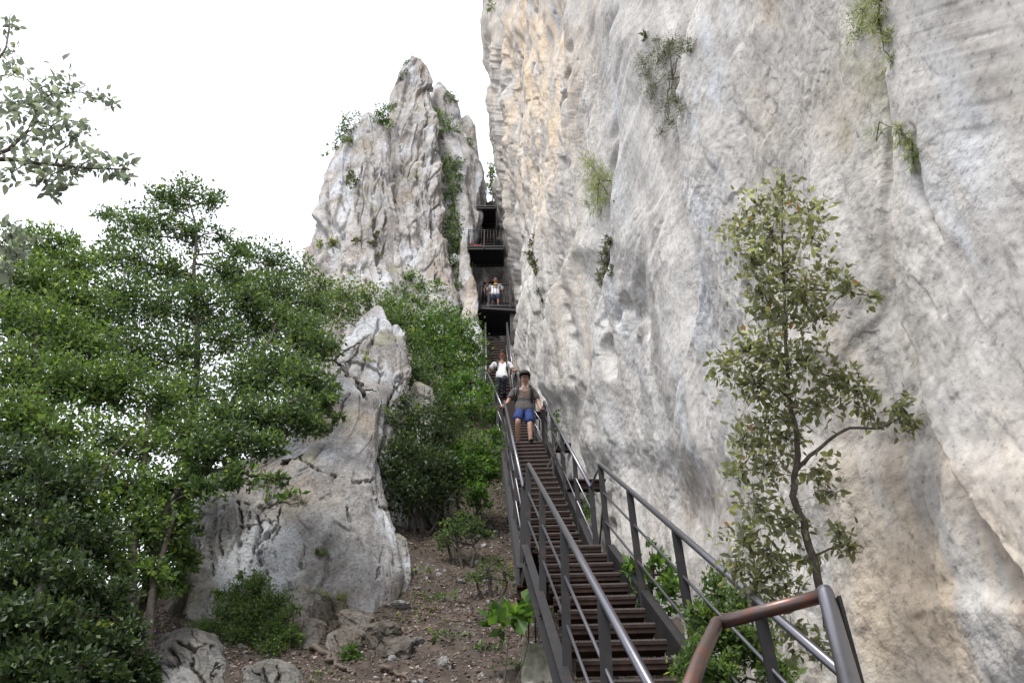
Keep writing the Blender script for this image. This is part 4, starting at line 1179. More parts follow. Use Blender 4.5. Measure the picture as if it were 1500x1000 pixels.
plant('oak_tree', 'green tree spreading over the left edge of the pale outcrop', 'tree', [T((205, 900, 8.0, .042), (232, 770, 8.1, .038), (300, 650, 8.4, .034), (360, 560, 8.9, .04), (400, 490, 10.2, .028), (420, 430, 11.1, .014)), T((300, 690, 8.2, .04), (340, 630, 8.3, .03), (400, 600, 8.5, .02), (450, 580, 8.7, .01))], cl, .066, M['oak_dark'], M['bark_dark'], G_LEFT, rooted=True)
# bushy trees at the far left
cl = [C(*a) for a in [(30, 370, 34, 8.8, 1000), (75, 365, 36, 9, 1100), (20, 410, 40, 8.6, 1300), (110, 395, 36, 9, 1200), (60, 420, 48, 8.7, 1900), (120, 440, 44, 8.8, 1600), (20, 470, 46, 8.4, 1800), (75, 490, 54, 8.4, 2300), (130, 510, 46, 8.5, 1700), (30, 550, 54, 8.1, 2200), (95, 570, 52, 8.1, 1900), (20, 620, 50, 7.8, 1900), (75, 640, 52, 7.8, 1500), (140, 575, 40, 8.3, 900), (40, 340, 16, 8.9, 200), (100, 360, 18, 9, 260), (-50, 420, 50, 8.6, 1300), (-60, 520, 55, 8.2, 1500), (-120, 480, 50, 8.5, 1100), (-60, 620, 55, 7.8, 1400), (-130, 590, 55, 8.0, 1200)]]
plant('oak_tree', 'leafy green tree filling the far left edge below the overhanging bough', 'tree', [T((30, 1010, 7.0, .12), (85, 800, 7.4, .085), (60, 620, 7.8, .06), (50, 480, 8.4, .04), (60, 400, 8.7, .02)), T((-20, 920, 7.0, .04), (40, 850, 7.1, .034), (80, 780, 7.3, .028), (150, 690, 7.6, .02), (190, 640, 7.9, .010))], cl, .066, M['oak_mid'], M['bark_dark'], G_LEFT, rooted=True)
cl = [C(*a) for a in [(180, 560, 46, 8.4, 1300), (240, 590, 46, 8.6, 1300), (160, 640, 44, 8.1, 1000), (215, 660, 44, 8.3, 1000), (265, 640, 36, 8.6, 800), (120, 690, 44, 7.8, 1000), (180, 720, 48, 7.9, 1400), (245, 720, 44, 8.3, 1300), (290, 700, 26, 8.6, 500), (130, 760, 46, 7.7, 1300), (210, 780, 48, 8.0, 1500), (265, 770, 28, 8.3, 600), (262, 735, 26, 8.9, 600), (250, 810, 26, 8.7, 600), (272, 820, 18, 8.9, 300), (240, 770, 30, 9.2, 700), (255, 850, 22, 8.5, 400), (170, 830, 40, 7.7, 900), (225, 850, 30, 7.9, 600)]]
plant('oak_tree', 'many-stemmed leafy tree in the middle of the left foliage, sky glinting through', 'tree', [T((195, 990, 7.4, .06), (190, 850, 7.7, .05), (205, 720, 8.0, .035), (220, 600, 8.4, .015)), T((180, 985, 7.4, .045), (170, 850, 7.6, .035), (150, 740, 7.8, .025), (165, 620, 8.2, .012)), T((215, 985, 7.5, .045), (225, 850, 7.8, .035), (255, 760, 8.1, .025), (262, 660, 8.5, .012))], cl, .062, M['oak_mid'], M['bark_dark'], G_LEFT, rooted=True)
cl = [C(*a) for a in [(30, 690, 50, 7.3, 1900), (90, 720, 50, 7.3, 1800), (20, 760, 50, 7.0, 2000), (80, 790, 50, 7.0, 1900), (140, 800, 42, 7.3, 1300), (30, 840, 52, 6.7, 2200), (100, 860, 48, 6.8, 1800), (160, 880, 36, 7.1, 900), (30, 920, 52, 6.4, 2200), (100, 930, 46, 6.6, 1600), (165, 945, 36, 6.8, 900), (30, 985, 44, 6.2, 1600), (100, 985, 42, 6.4, 1300), (60, 1010, 40, 6.2, 1200), (150, 1000, 36, 6.6, 1000), (200, 1000, 26, 7.0, 500), (-50, 720, 55, 7.2, 1300), (-50, 830, 55, 6.8, 1300), (-120, 780, 55, 7.0, 1100), (-60, 940, 55, 6.3, 1300), (195, 920, 26, 7.2, 450), (205, 975, 24, 7.0, 400)]]
plant('shrub', 'dark dense undergrowth shrub filling the lower left corner', 'shrub', [T((60, 1060, 6.0, .05), (55, 930, 6.4, .04), (60, 800, 6.9, .03), (55, 700, 7.2, .015)), T((110, 1060, 6.1, .04), (115, 930, 6.6, .03), (120, 800, 7.1, .02))], cl, .058, M['undergrowth'], M['bark_dark'], 'undergrowth shrubs', rooted=True)

# the pale bough hanging in at the upper left: its trunk stands outside the picture
bl = []
for (x, y, r, n) in [(10, 40, 16, 26), (20, 75, 18, 26), (20, 110, 20, 40), (55, 130, 26, 70), (45, 165, 24, 60), (85, 155, 24, 60), (100, 125, 18, 36), (140, 145, 14, 24), (125, 125, 10, 12), (160, 150, 8, 9), (70, 190, 24, 60), (110, 195, 20, 44), (20, 205, 22, 44), (20, 150, 18, 40), (45, 240, 20, 40),
                     (95, 240, 24, 70), (130, 235, 18, 40), (160, 242, 16, 34), (185, 240, 10, 18), (190, 262, 8, 10), (65, 265, 20, 44), (95, 275, 14, 20), (20, 250, 18, 30), (15, 345, 22, 60), (25, 375, 16, 36), (10, 390, 14, 24), (128, 180, 12, 14)]:
    bl.append(C(x, y, r * 1.1, 2.75, n * 1.25))
tr = [[(-3.6, 2.2, ground(-3.6, 2.2) - .1, .14), (-3.4, 2.4, .6, .12), (-2.9, 2.6, 2.2, .09), (*at(-160, 250, 2.7), .035), (*at(-60, 228, 2.75), .018), (*at(30, 235, 2.75), .011), (*at(110, 246, 2.75), .007), (*at(185, 248, 2.75), .003)],
      [(*at(-120, 250, 2.7), .02), (*at(0, 230, 2.75), .012), (*at(45, 190, 2.75), .008), (*at(60, 140, 2.75), .006), (*at(110, 135, 2.75), .003)],
      [(*at(-100, 230, 2.7), .015), (*at(-20, 110, 2.75), .010), (*at(10, 70, 2.75), .006), (*at(15, 20, 2.75), .003)],
      [(-3.15, 2.5, 1.4, .03), (*at(-130, 325, 2.7), .014), (*at(-20, 350, 2.72), .008), (*at(25, 372, 2.75), .004)]]
tr.append([(-2.9, 2.6, 2.2, .08), (-2.6, .6, 3.4, .07), (-.8, -1.4, 4.6, .05), (1.2, -2.4, 5.2, .03), (2.4, -3, 5.6, .015)])  # unseen limbs added overhead to carry the shading crown
tr.append([(-2.6, .6, 3.4, .05), (-3.4, -1.5, 4.4, .03), (-3.6, -3.0, 5.0, .015)])
for k in range(34):  # unseen leaf clumps added above and behind the camera to shade the lower cliff
    bl.append((np.array([rng.uniform(-4.5, 2.6), rng.uniform(-5.5, -.9), rng.uniform(3.4, 6.2)]), np.array([.9, .9, .6]), 300))
plant('broadleaf_tree', 'pale leafy bough reaching in from the upper left corner against the white sky, unseen shading crown added overhead', 'tree', tr, bl, .046, M['pale'], M['bark'], None, 'fold', .50, .0020, 6, .34, .7, .3, .2, .1)

# oak sapling in front of the cliff at the right
sp = []
for (x, y, r, n, Y) in [(1145, 280, 26, 130, 3.35), (1110, 300, 26, 130, 3.3), (1185, 310, 22, 90, 3.35), (1085, 335, 24, 110, 3.3), (1130, 340, 34, 220, 3.3), (1190, 350, 26, 120, 3.35), (1100, 380, 28, 160, 3.3), (1150, 395, 34, 220, 3.35), (1215, 400, 24, 110, 3.35), (1240, 425, 18, 70, 3.4), (1275, 435, 14, 36, 3.4), (1175, 430, 34, 220, 3.4), (1115, 430, 28, 170, 3.4),
                         (1200, 465, 22, 90, 3.45), (1150, 470, 28, 150, 3.45), (1090, 515, 26, 130, 3.5), (1060, 540, 20, 80, 3.5), (1130, 520, 36, 260, 3.5), (1180, 530, 34, 220, 3.55), (1100, 560, 34, 220, 3.6), (1225, 555, 26, 150, 3.6), (1255, 575, 26, 150, 3.6), (1150, 575, 34, 200, 3.6), (1200, 590, 26, 130, 3.65), (1275, 610, 14, 50, 3.65), (1325, 590, 15, 60, 3.65), (1335, 625, 17, 70, 3.65), (1315, 610, 12, 36, 3.65),
                         (1120, 620, 30, 170, 3.7), (1150, 640, 28, 140, 3.75), (1090, 650, 24, 110, 3.75), (1120, 680, 32, 190, 3.8), (1085, 690, 18, 70, 3.8), (1200, 690, 24, 100, 3.85), (1220, 720, 16, 50, 3.85), (1110, 740, 30, 170, 3.9), (1150, 760, 24, 110, 3.95), (1090, 790, 26, 130, 4.0), (1130, 810, 30, 170, 4.0), (1230, 780, 18, 60, 3.95), (1245, 805, 14, 44, 3.95), (1110, 850, 28, 140, 4.1), (1150, 860, 26, 120, 4.1), (1180, 820, 20, 70, 4.05), (1080, 830, 20, 80, 4.1), (1160, 920, 26, 110, 4.15), (1200, 950, 22, 90, 4.15)]:
    sp.append(C(x, y, r * 1.15, Y, n * 1.0))
tr = [T((1245, 1060, 4.2, .028), (1232, 980, 4.2, .026), (1206, 880, 4.1, .023), (1182, 780, 3.95, .021), (1160, 725, 3.85, .019), (1172, 660, 3.75, .016), (1155, 590, 3.6, .013), (1152, 500, 3.5, .010), (1148, 420, 3.4, .008), (1146, 340, 3.35, .006), (1146, 275, 3.35, .003)),
      T((1165, 690, 3.8, .013), (1200, 655, 3.72, .010), (1240, 625, 3.66, .008), (1290, 628, 3.65, .006), (1318, 612, 3.65, .003)),
      T((1200, 860, 4.08, .008), (1150, 905, 4.12, .006), (1120, 860, 4.1, .004)), T((1150, 425, 3.4, .006), (1230, 425, 3.4, .004), (1285, 436, 3.4, .002)), T((1188, 815, 4.0, .007), (1225, 800, 3.95, .005), (1245, 795, 3.95, .002))]
plant('oak_sapling', 'slender olive-green oak sapling with crooked trunk in front of the cliff', 'tree', tr, sp, .043, M['sapling'], M['bark'], None, 'fold', .44, .0024, 6, .36, .75, .25, 0, .3)

# shrubs up the gully beside the stairs
def shrub(label, px, py_root, Y, items, leaf, mat, bark='bark_dark', group='shrubs in the gully', name='shrub', ratio=.5, stem=None, **kw):
    cl_ = [C(x, y, r * (1.06 if 12 < Y < 20 else 1), Y + dy, n * (.78 if 12 < Y < 20 else 1)) for x, y, r, n, dy in items]
    rt = at(px, py_root, Y); g = float(ground(rt[0], Y)); r0 = np.array([rt[0], Y, g - .05])
    top = cl_[0][0]
    mid = lerp(r0, top, .5)
    sr = stem or leaf
    tr_ = [[(*r0, sr * .75), (*mid, sr * .5), (*top, sr * .2)]]
    for dx in (-.12, .1):
        tr_.append([(*(r0 + (dx, 0, 0)), sr * .5), (*(lerp(r0, cl_[-1][0], .5) + (dx * 2, 0, 0)), sr * .35), (*cl_[len(cl_) // 2][0], sr * .15)])
    return plant(name, label, 'shrub' if name == 'shrub' else name.replace('_', ' '), tr_, cl_, leaf, mat, M[bark], group, 'quad', ratio, .006, **kw)


shrub('bright green bushy tree growing below the lowest platform', 655, 640, 18.0, [(650, 465, 26, 1100, 0), (625, 480, 28, 1200, -.3), (675, 490, 30, 1300, 0), (650, 510, 34, 1700, -.3), (690, 515, 22, 800, .1), (610, 505, 26, 900, -.5), (635, 540, 34, 1400, -.5), (680, 540, 28, 1000, -.2), (700, 530, 12, 260, .1), (590, 470, 24, 800, -.3)], .095, M['bright'])
shrub('leafy bush with a bright top behind the point of the outcrop', 560, 640, 16.8, [(540, 435, 26, 900, .3), (575, 445, 22, 700, .3), (505, 432, 28, 1000, 0), (480, 445, 26, 800, -.2), (590, 470, 24, 800, .4), (570, 465, 20, 500, .2), (600, 500, 22, 600, .2), (520, 455, 18, 420, 0), (495, 470, 20, 420, 0)], .085, M['oak_mid'])
shrub('dark green bush on the top edge of the outcrop', 560, 500, 15.2, [(558, 462, 13, 320, 0), (572, 470, 12, 260, 0), (548, 475, 8, 120, 0)], .07, M['oak_dark'])
shrub('mid green bush between the outcrop and the lowest steps', 615, 660, 14.3, [(612, 540, 20, 650, 0), (625, 560, 22, 700, 0), (600, 555, 14, 300, 0), (630, 590, 16, 350, 0)], .075, M['oak_dark'])
shrub('bright leafy bush against the stair railing below the white shirt', 690, 690, 15.4, [(690, 560, 24, 900, 0), (665, 570, 24, 900, 0), (712, 575, 14, 380, .1), (690, 600, 30, 1200, -.2), (720, 610, 12, 300, -.1), (660, 605, 20, 500, -.3)], .085, M['bright'])
shrub('large dark glossy bush right of the outcrop', 620, 755, 12.3, [(600, 620, 26, 1000, .3), (590, 660, 34, 1700, 0), (640, 640, 34, 1600, .3), (570, 690, 28, 1200, -.2), (625, 690, 40, 2200, 0), (590, 720, 34, 1500, -.2), (650, 600, 24, 800, .5), (660, 690, 26, 900, .2), (590, 590, 16, 350, .3), (640, 725, 28, 1000, 0)], .070, M['undergrowth'])
shrub('pale-tipped bush above the large dark bush', 650, 720, 13.0, [(650, 610, 22, 420, 0), (675, 620, 18, 320, 0), (620, 600, 18, 300, 0), (665, 650, 22, 420, 0), (575, 610, 16, 260, -.6)], .06, M['oak_mid'])
shrub('bright green ferny bush beside the long stair stringer', 700, 745, 12.6, [(700, 660, 28, 1200, .2), (680, 690, 30, 1300, 0), (720, 690, 18, 600, 0), (725, 640, 14, 380, .3), (700, 720, 26, 800, -.1), (735, 665, 8, 160, .2), (670, 665, 18, 500, .2)], .075, M['bright'])
shrub('low dense green bush in front of the outcrop near the round boulder', 370, 945, 8.9, [(345, 880, 26, 1500, .1), (375, 868, 28, 1600, .1), (405, 885, 26, 1400, .1), (330, 905, 24, 1200, 0), (370, 910, 34, 2200, 0), (415, 915, 22, 1000, 0), (395, 935, 24, 1000, -.1), (345, 935, 24, 900, -.1), (370, 850, 14, 400, .2), (300, 925, 20, 700, 0), (425, 935, 18, 600, -.1), (355, 842, 9, 160, .2), (322, 868, 12, 300, .1), (432, 890, 10, 220, 0), (400, 955, 18, 500, -.2)], .034, M['oak_mid'], ratio=.4, per=22)
shrub('small bright tuft on the low ledge', 515, 985, 8.4, [(516, 955, 13, 340, 0), (508, 965, 10, 200, 0), (525, 965, 9, 160, 0)], .034, M['bright'])
shrub('scrubby grey-green bush on the leaf-strewn slope', 680, 800, 11.4, [(665, 775, 18, 420, 0), (695, 770, 18, 420, .1), (650, 790, 14, 240, -.1), (715, 782, 10, 150, .1), (680, 762, 12, 200, .2)], .05, M['oak_dark'])
shrub('thin green sprig bush beside the slope path below the stairs', 720, 850, 10.2, [(715, 835, 16, 260, 0), (740, 840, 14, 200, 0), (695, 845, 14, 180, -.1), (730, 820, 10, 100, .1)], .04, M['oak_dark'])
shrub('dark green leafy bush under the near railing at the cliff foot', 1050, 1060, 4.9, [(1050, 860, 24, 420, .3), (1090, 890, 30, 650, .1), (1035, 905, 28, 560, .1), (1075, 930, 34, 800, 0), (1030, 950, 26, 560, 0), (1110, 950, 28, 560, -.1), (1060, 985, 30, 700, -.1), (1140, 985, 26, 420, -.2), (1010, 985, 22, 360, 0)], .042, M['oak_mid'], ratio=.5)
shrub('leafy plant behind the right railing where the flights meet', 930, 900, 6.9, [(955, 820, 20, 120, 0), (935, 835, 16, 90, 0), (975, 845, 22, 150, 0), (950, 860, 22, 140, -.1), (985, 870, 22, 150, -.2), (965, 895, 22, 120, -.2), (915, 830, 10, 40, .1)], .066, M['bright'])
shrub('narrow green plant behind the railing at the rusty wall bracket', 855, 780, 10.2, [(858, 745, 12, 90, 0), (850, 765, 12, 90, 0), (862, 725, 9, 60, .1), (845, 745, 8, 50, 0), (815, 600, 7, 60, 2.6), (812, 625, 8, 80, 2.4)], .06, M['oak_mid'])

# the broad-leaved seedling by the column
e_pts = [(748, 905, 24, 30, 0), (735, 915, 18, 14, 0), (765, 905, 16, 14, 0), (750, 885, 14, 12, 0)]
shrub('bright broad-leaved seedling standing on the litter left of the column', 738, 962, 7.9, e_pts, .16, M['bright'], 'bark', None, 'seedling', .62, stem=.012, per=5, sub=.35, twigs=False, limb=.06)
for (x, y, Y, lab) in [(760, 985, 7.6, 'small bright weed at the foot of the concrete block'), (705, 955, 8.3, 'low pale weed on the litter below the seedling'), (612, 845, 10.6, 'low green weed at the right foot of the outcrop'), (660, 940, 8.9, 'flat mossy weed in the middle of the litter slope'), (640, 880, 9.8, 'sparse weed beside the flat stones')]:
    g = on_ground(x, y)
    c_ = [(g + (dx, dy, .05), np.array([.12, .12, .05]), 26) for dx, dy in ((0, 0), (.13, .05), (-.12, -.04))]
    plant('weed', lab, 'weed', [[(*(g - (0, 0, .03)), .006), (*(g + (0, 0, .05)), .003)]], c_, .05, M['oak_mid'], M['bark'], 'weeds on the slope', 'quad', .6, .002, per=6, sub=.4, twigs=False)


# plants on the rocks, rooted where the rock surface is met
dg = bpy.context.evaluated_depsgraph_get(); dg.update()
ROCKS = [o for o in scene.objects if o.type == 'MESH' and (o.name.startswith('cliff') or o.name.startswith('rock_'))]


def hit(px, py, only=None):
    v = (py - CY) / FOC
    d = Vector(((px - CX) / FOC, CS + v * SN, SN - v * CS)); d.normalize()
    best = None
    for o in ROCKS:
        if only and not o.name.startswith(only): continue
        ok, p, n, i = o.ray_cast(Vector((0, 0, 0)) - o.location, d)
        if ok:
            p = p + o.location
            if best is None or p.length < best.length: best = p
    return None if best is None else np.array(best)


def rock_plant(label, px, py, items, leaf, mat, only=None, name='shrub', group='plants growing on the rock', out=.0, Y=None, spread=1.0, thin=1.0, **kw):
    g = hit(px, py, only)
    if g is None: g = at(px, py, Y or 27)
    Yr = g[1]
    cl_ = []
    for x, y, r, n in items:
        h_ = hit(x, y, only); yy = min(Yr + 1.5, max(Yr - 1.5, h_[1])) if h_ is not None else Yr
        cl_.append(C(x, y, r * spread, yy - out - mpp(y, yy) * r * .4, n * thin))
    tr_ = [[(*g, min(.015, leaf * .35)), (*lerp(g, cl_[0][0], .6), min(.01, leaf * .22)), (*cl_[0][0], min(.006, leaf * .1))]]
    kw.setdefault('ratio', .45)
    return plant(name, label, 'shrub' if name == 'shrub' else name.replace('_', ' '), tr_, cl_, leaf, mat, M['bark'], group, 'quad', twig=leaf * .05, **kw)


rock_plant('bush on the left shoulder of the pinnacle', 515, 195, [(512, 180, 14, 260), (500, 190, 12, 200), (505, 205, 12, 200), (495, 215, 8, 90), (520, 170, 7, 70)], .13, M['oak_dark'], 'rock_pinnacle', Y=26.8)
rock_plant('bush in the notch between the two front blades of the pinnacle', 562, 192, [(562, 165, 12, 260), (556, 178, 13, 280), (568, 182, 10, 160), (572, 160, 8, 100)], .13, M['oak_dark'], 'rock_pinnacle', Y=27)
rock_plant('small bush on the very tip of the pinnacle', 598, 104, [(597, 92, 7, 90), (592, 103, 8, 110), (586, 114, 5, 40), (602, 89, 5, 40)], .12, M['oak_dark'], 'rock_pinnacle', Y=29)
rock_plant('round dark bush on the crest of the right pillar', 660, 150, [(660, 141, 9, 150), (654, 147, 7, 90), (667, 147, 6, 70)], .12, M['oak_dark'], 'rock_pinnacle', Y=30.5)
rock_plant('green bush below the crest of the right pillar', 650, 178, [(640, 165, 11, 240), (650, 178, 13, 340), (660, 188, 12, 260), (636, 178, 8, 110), (670, 192, 8, 110), (648, 195, 9, 120)], .12, M['oak_mid'], 'rock_pinnacle', Y=29.5)
rock_plant('small dark bush at the right edge of the pillar', 685, 208, [(686, 206, 7, 100), (690, 213, 5, 50)], .11, M['oak_dark'], 'rock_pinnacle', Y=29.5)
rock_plant('long dark bush hanging down the upper crack of the pillar', 658, 260, [(655, 235, 12, 300), (665, 245, 12, 280), (655, 258, 14, 340), (665, 272, 12, 260), (655, 285, 12, 260), (662, 300, 10, 220), (670, 258, 11, 240), (668, 280, 10, 200), (650, 240, 8, 120), (672, 238, 8, 130)], .12, M['oak_dark'], 'rock_pinnacle', Y=28)
rock_plant('dark shrub in the middle of the pillar crack', 660, 335, [(658, 320, 11, 240), (666, 335, 12, 260), (658, 350, 12, 260), (670, 350, 9, 150), (662, 366, 12, 260), (668, 322, 10, 220), (652, 336, 9, 160), (672, 360, 10, 200), (664, 308, 9, 160)], .12, M['oak_dark'], 'rock_pinnacle', Y=27)
rock_plant('grey-green shrub left of the lowest platform', 675, 390, [(668, 385, 14, 320), (682, 395, 12, 240), (672, 405, 13, 280), (684, 410, 9, 130), (668, 425, 12, 240), (690, 384, 7, 70)], .12, M['oak_dark'], None, Y=25)
rock_plant('thin grass tuft on the face of the left blade', 518, 262, [(515, 258, 9, 130), (520, 270, 8, 110), (508, 268, 6, 60)], .13, M['juniper'], 'rock_pinnacle', Y=26)
rock_plant('small plants at the foot of the left blade', 552, 350, [(552, 345, 6, 60), (548, 360, 7, 70), (524, 352, 7, 70), (556, 372, 6, 50)], .13, M['juniper'], 'rock_pinnacle', Y=25)
rock_plant('grass ledge at the left foot of the pinnacle', 476, 358, [(470, 356, 9, 110), (482, 357, 9, 110), (492, 352, 7, 60)], .13, M['grass'], 'rock_pinnacle', Y=24)
rock_plant('mixed scrub at the foot of the central blade', 605, 415, [(600, 405, 14, 260), (620, 420, 16, 300), (590, 425, 14, 240), (640, 425, 14, 240), (605, 440, 14, 240), (625, 445, 14, 240)], .12, M['oak_mid'], 'rock_pinnacle', Y=24)
rock_plant('sparse bush leaning over the far left edge of the pinnacle', 478, 225, [(484, 215, 6, 44), (478, 225, 5, 30)], .13, M['oak_mid'], 'rock_pinnacle', Y=26.5)
rock_plant('yellowish grass tuft on the face of the outcrop', 538, 522, [(537, 518, 6, 90), (534, 525, 5, 70), (541, 527, 5, 60)], .09, M['grass'], 'rock_outcrop', Y=13.3, ratio=.12)
rock_plant('small weed low on the outcrop face', 463, 812, [(463, 806, 8, 60), (470, 813, 6, 36)], .05, M['oak_mid'], 'rock_outcrop', Y=10.5)
rock_plant('grass fringe at the foot of the outcrop', 490, 876, [(470, 872, 9, 90), (490, 876, 10, 110), (508, 878, 8, 70), (450, 866, 8, 70)], .07, M['grass'], 'rock_outcrop', Y=10, ratio=.12)
rock_plant('yellow-green large-leaved sprig growing from the cracks of the outcrop', 385, 745, [(395, 705, 14, 26), (375, 700, 12, 20), (425, 722, 10, 16), (440, 735, 8, 12), (385, 728, 10, 14), (410, 735, 8, 10)], .12, M['bright'], 'rock_outcrop', Y=10.2, per=5, sub=.45, ratio=.42)
# on the cliff
rock_plant('dark bushy head of a dry juniper, topmost on the cliff', 985, 115, [(980, 62, 10, 200), (972, 76, 14, 320), (998, 72, 12, 240), (958, 60, 6, 80), (945, 95, 14, 300), (965, 90, 14, 300), (948, 110, 10, 180), (1008, 68, 8, 140), (960, 125, 10, 160), (985, 110, 16, 200), (955, 138, 10, 160), (975, 155, 12, 200), (992, 150, 10, 160), (985, 180, 11, 170), (990, 130, 16, 160), (1005, 160, 12, 90), (968, 195, 8, 90)], .030, M['juniper'], 'cliff', 'juniper_bush', ratio=.18, shell=.7, out=.05, spread=1.3, thin=2.6, per=26, sub=.3)
rock_plant('sprawling light green grass clump on the cliff below the juniper', 900, 295, [(868, 245, 12, 160), (880, 260, 14, 220), (876, 280, 13, 220), (890, 285, 14, 240), (895, 265, 10, 120), (875, 298, 10, 150), (860, 238, 8, 60)], .15, M['grass'], 'cliff', 'grass_tuft', ratio=.045, spread=1.25, thin=2.0, per=24, sub=.35, twigs=False)
rock_plant('olive shrub in the hollow beside the smooth fold of the cliff', 892, 385, [(893, 352, 9, 160), (888, 368, 10, 190), (890, 385, 11, 220), (885, 402, 10, 190), (896, 395, 8, 110), (880, 412, 7, 80)], .042, M['juniper'], 'cliff', 'shrub', thin=2.2, ratio=.3)
rock_plant('thin dark shrub low on the far end of the cliff', 782, 370, [(781, 355, 8, 130), (778, 372, 8, 130), (783, 388, 6, 80), (786, 400, 5, 50)], .10, M['juniper'], 'cliff', 'shrub')
rock_plant('tiny tuft on the far cliff near the platform', 792, 432, [(792, 430, 5, 40), (794, 442, 4, 24)], .10, M['juniper'], 'cliff', 'grass_tuft')
rock_plant('olive moss and grass mat below the big slab edge', 1285, 30, [(1265, 15, 20, 420), (1285, 30, 20, 440), (1300, 55, 14, 240), (1258, 45, 16, 240), (1290, 0, 20, 380), (1305, 85, 12, 140)], .035, M['grass'], 'cliff', 'grass_mat', ratio=.14, out=-.01, sub=.4)
rock_plant('dry grass fringe hanging along the slab edge', 1335, 210, [(1325, 200, 14, 180), (1335, 220, 12, 170), (1318, 190, 12, 120), (1338, 240, 9, 100), (1290, 195, 16, 80)], .05, M['grass'], 'cliff', 'grass_tuft', ratio=.08, droop=.8, out=-.01)
rock_plant('small green plant on the upper edge of the far cliff', 722, 8, [(722, 6, 7, 70), (714, 16, 5, 40), (783, 10, 4, 30)], .16, M['oak_mid'], 'cliff', 'shrub')
rock_plant('tuft above the juniper on the cliff', 945, 55, [(945, 54, 5, 70), (942, 58, 4, 40)], .06, M['juniper'], 'cliff', 'grass_tuft')
# far tree seen in the gap above the platforms
cl = [(at(x, y, 33), np.ones(3) * mpp(y, 33) * r, n) for x, y, r, n in [(722, 245, 8, 110), (718, 258, 9, 130), (727, 262, 7, 90), (722, 275, 9, 120), (715, 272, 6, 60)]]
b0 = at(722, 320, 33)
plant('far_tree', 'small pale tree seen in the gap above the topmost platform', 'tree', [[(*(b0 - (0, 0, 6)), .08), (*b0, .06), (*at(722, 270, 33), .03), (*at(721, 245, 33), .01)]], cl, .16, M['oak_mid'], M['bark'])

# dead branch on the outcrop, and the root-like wood on the slope
def dead(label, name, paths, Y0=None, cat='branch'):
    m = MB(); allp = []
    for path, r in paths:
        P_ = []
        for x, y in path:
            h_ = hit(x, y, 'rock_outcrop')
            if h_ is None or Y0: h_ = on_ground(x, y) if Y0 == 'ground' else at(x, y, Y0 or 13)
            P_.append(h_ * .992 if Y0 != 'ground' else h_ + (0, 0, .03))
        P_ = np.array(P_)
        t = np.linspace(0, len(P_) - 1, len(P_) * 4)
        P2 = np.stack([np.interp(t, np.arange(len(P_)), P_[:, k]) for k in range(3)], 1)
        P2[1:-1] += rng.normal(size=P2[1:-1].shape) * r * .5
        m.tube(P2, np.linspace(r, r * .35, len(P2)), 6); allp.append(P_[0])
    o = m.build(name, M['bark_dark'] if Y0 != 'ground' else M['deadwood'], None, True, origin=allp[0])
    tag(o, label, cat)


dead('crooked dead branch lying across the face of the outcrop', 'dead_branch', [([(533, 578), (527, 560), (510, 548), (500, 535), (488, 528), (470, 527)], .045), ([(500, 537), (497, 545), (488, 556), (470, 560)], .022), ([(510, 548), (506, 532), (520, 520), (524, 510)], .02), ([(488, 528), (500, 518), (515, 508), (532, 498), (545, 488)], .025), ([(532, 572), (545, 570), (552, 574)], .02), ([(515, 508), (505, 512), (492, 512)], .014)])
dead('short broken bough jutting from the outcrop behind the leaves', 'dead_branch', [([(410, 680), (425, 674), (443, 665)], .045)], 11.0)
dead('thin bleached root curving over the leaf litter', 'root', [([(608, 772), (640, 790), (665, 800), (690, 797)], .022), ([(665, 800), (690, 830)], .012)], 'ground')
dead('straight dry stick lying low on the slope', 'dead_branch', [([(655, 912), (685, 915), (720, 908), (745, 905)], .012)], 'ground')
dead('twisted root at the bottom edge beside the ledge', 'root', [([(455, 955), (480, 965), (500, 985), (520, 992)], .035), ([(470, 962), (500, 958), (520, 968)], .022)], 'ground')
dead('bleached root along the lower ledge', 'root', [([(560, 985), (580, 992), (600, 1002)], .03)], 'ground')

# stones that one can tell apart on the slope
for i, (x, y, w_, h_, lab) in enumerate([(585, 955, 17, 14, 'angular pale stone right of the ledge'), (650, 968, 15, 17, 'angular pale stone in the lower slope litter'), (585, 883, 26, 11, 'flat pale slab stone on the upper litter'), (612, 938, 18, 13, 'flat-topped brown stone in the middle of the litter'),
                                        (660, 731, 9, 6, 'small round pale stone under the shrubs'), (604, 835, 11, 14, 'dark knob of stone at the foot of the split block'), (574, 962, 12, 12, 'small white stone at the end of the ledge'), (676, 851, 10, 6, 'small pale stone half way up the slope')]):
    g = on_ground(x, y + h_ * .4); s_ = mpp(y, g[1])
    m = MB(); m.ball((0, 0, 0), (1, 1, 1), 18, 11)
    V = np.concatenate(m.V); V = V * (1 + .28 * np.clip(facets(V[:, 0] * 1.2 + i, V[:, 2] * 1.2 + V[:, 1] * .9, 50 + i), -.8, .8)[:, None] + .18 * perlin(V[:, 0] * 1.5, V[:, 1] * 1.5, V[:, 2] * 1.5 + i)[:, None])
    V = V * np.array([w_, w_ * .8, h_]) * s_ * .62
    me = raw_mesh('stone', V, np.concatenate(m.Q), False); set_attr(me, 'stain_shade', np.zeros((len(V), 4)))
    o = link('stone', me, M['rock'] if 'pale' in lab or 'white' in lab else M['boulder']); o.location = g; tag(o, lab, 'stone', 'loose stones on the slope')

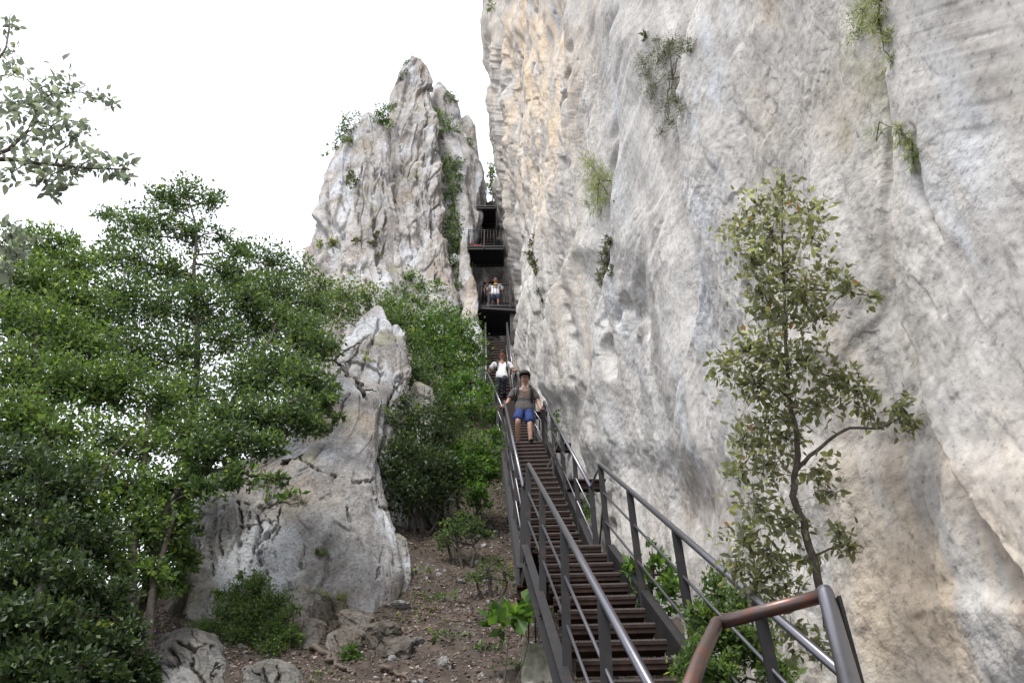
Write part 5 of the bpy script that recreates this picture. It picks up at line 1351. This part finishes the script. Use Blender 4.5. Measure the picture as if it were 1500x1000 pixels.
# leaf litter, pebbles and moss: uncountable
n = 150000
X = np.where(rng.random(n) < .82, rng.uniform(-5.2, 1.6, n), rng.uniform(-9.5, 1.6, n)); Y = np.where(rng.random(n) < .88, 4.5 + 11 * rng.random(n) ** 1.2, rng.uniform(.5, 6, n))
keep = fbm(X * 1.1, Y * 1.1, 3.3, 3) + rng.normal(0, .35, n) > -.25
X, Y = X[keep], Y[keep]; n = len(X)
P = np.stack([X, Y, ground(X, Y) + .012], 1)
slope_n = unit(np.array([0, -.62, .78]) + rng.normal(size=(n, 3)) * .33)
D = unit(np.cross(slope_n, rng.normal(size=(n, 3))))
L = .034 * np.exp(rng.normal(0, .38, n))
tag(leaf_mesh('leaf_litter', P, D, slope_n, L, L * .55, np.clip(rng.beta(1.6, 2.6, n), 0, 1), M['litter']), 'dry brown leaf litter strewn over the slope', 'leaf litter', kind='stuff')
n = 5200
X = rng.uniform(-4.5, 1.4, n); Y = 5 + 10 * rng.random(n)
k = fbm(X * .8, Y * .8, 8.3, 3) + rng.normal(0, .3, n) > -.1
X, Y = X[k], Y[k]; n = len(X)
ico = MB(); ico.ball((0, 0, 0), (1, 1, 1), 6, 5); iv = np.concatenate(ico.V); iq = np.concatenate(ico.Q)
sz = .014 * np.exp(rng.normal(0, .55, n))
V = np.stack([X, Y, ground(X, Y)], 1)[:, None] + iv[None] * sz[:, None, None] * rng.uniform(.6, 1.4, (n, 1, 3)) * np.exp(rng.normal(0, .16, (n, len(iv), 1)))
me = raw_mesh('pebbles', V.reshape(-1, 3), (np.arange(n)[:, None, None] * len(iv) + iq[None]).reshape(-1, 4), False)
set_attr(me, 'stain_shade', np.zeros((n * len(iv), 4)))
tag(link('pebbles', me, M['rock']), 'small pale stones scattered in the leaf litter', 'pebbles', kind='stuff')
# moss and low green over the slope
n = 9000
X = rng.uniform(-4.5, 1.6, n); Y = 6 + 9 * rng.random(n)
k = fbm(X * .9, Y * .9, 18.3, 3) + rng.normal(0, .12, n) > .30
X, Y = X[k], Y[k]; n = len(X)
P = np.stack([X, Y, ground(X, Y) + .01], 1) 
L = .05 * np.exp(rng.normal(0, .3, n))
tag(leaf_mesh('ground_cover', P, unit(rng.normal(size=(n, 3)) + (0, -.3, 1.0)), rng.normal(size=(n, 3)), L, L * .45, rng.random(n), M['oak_mid']), 'low green moss and weeds covering patches of the slope', 'ground cover', kind='stuff')
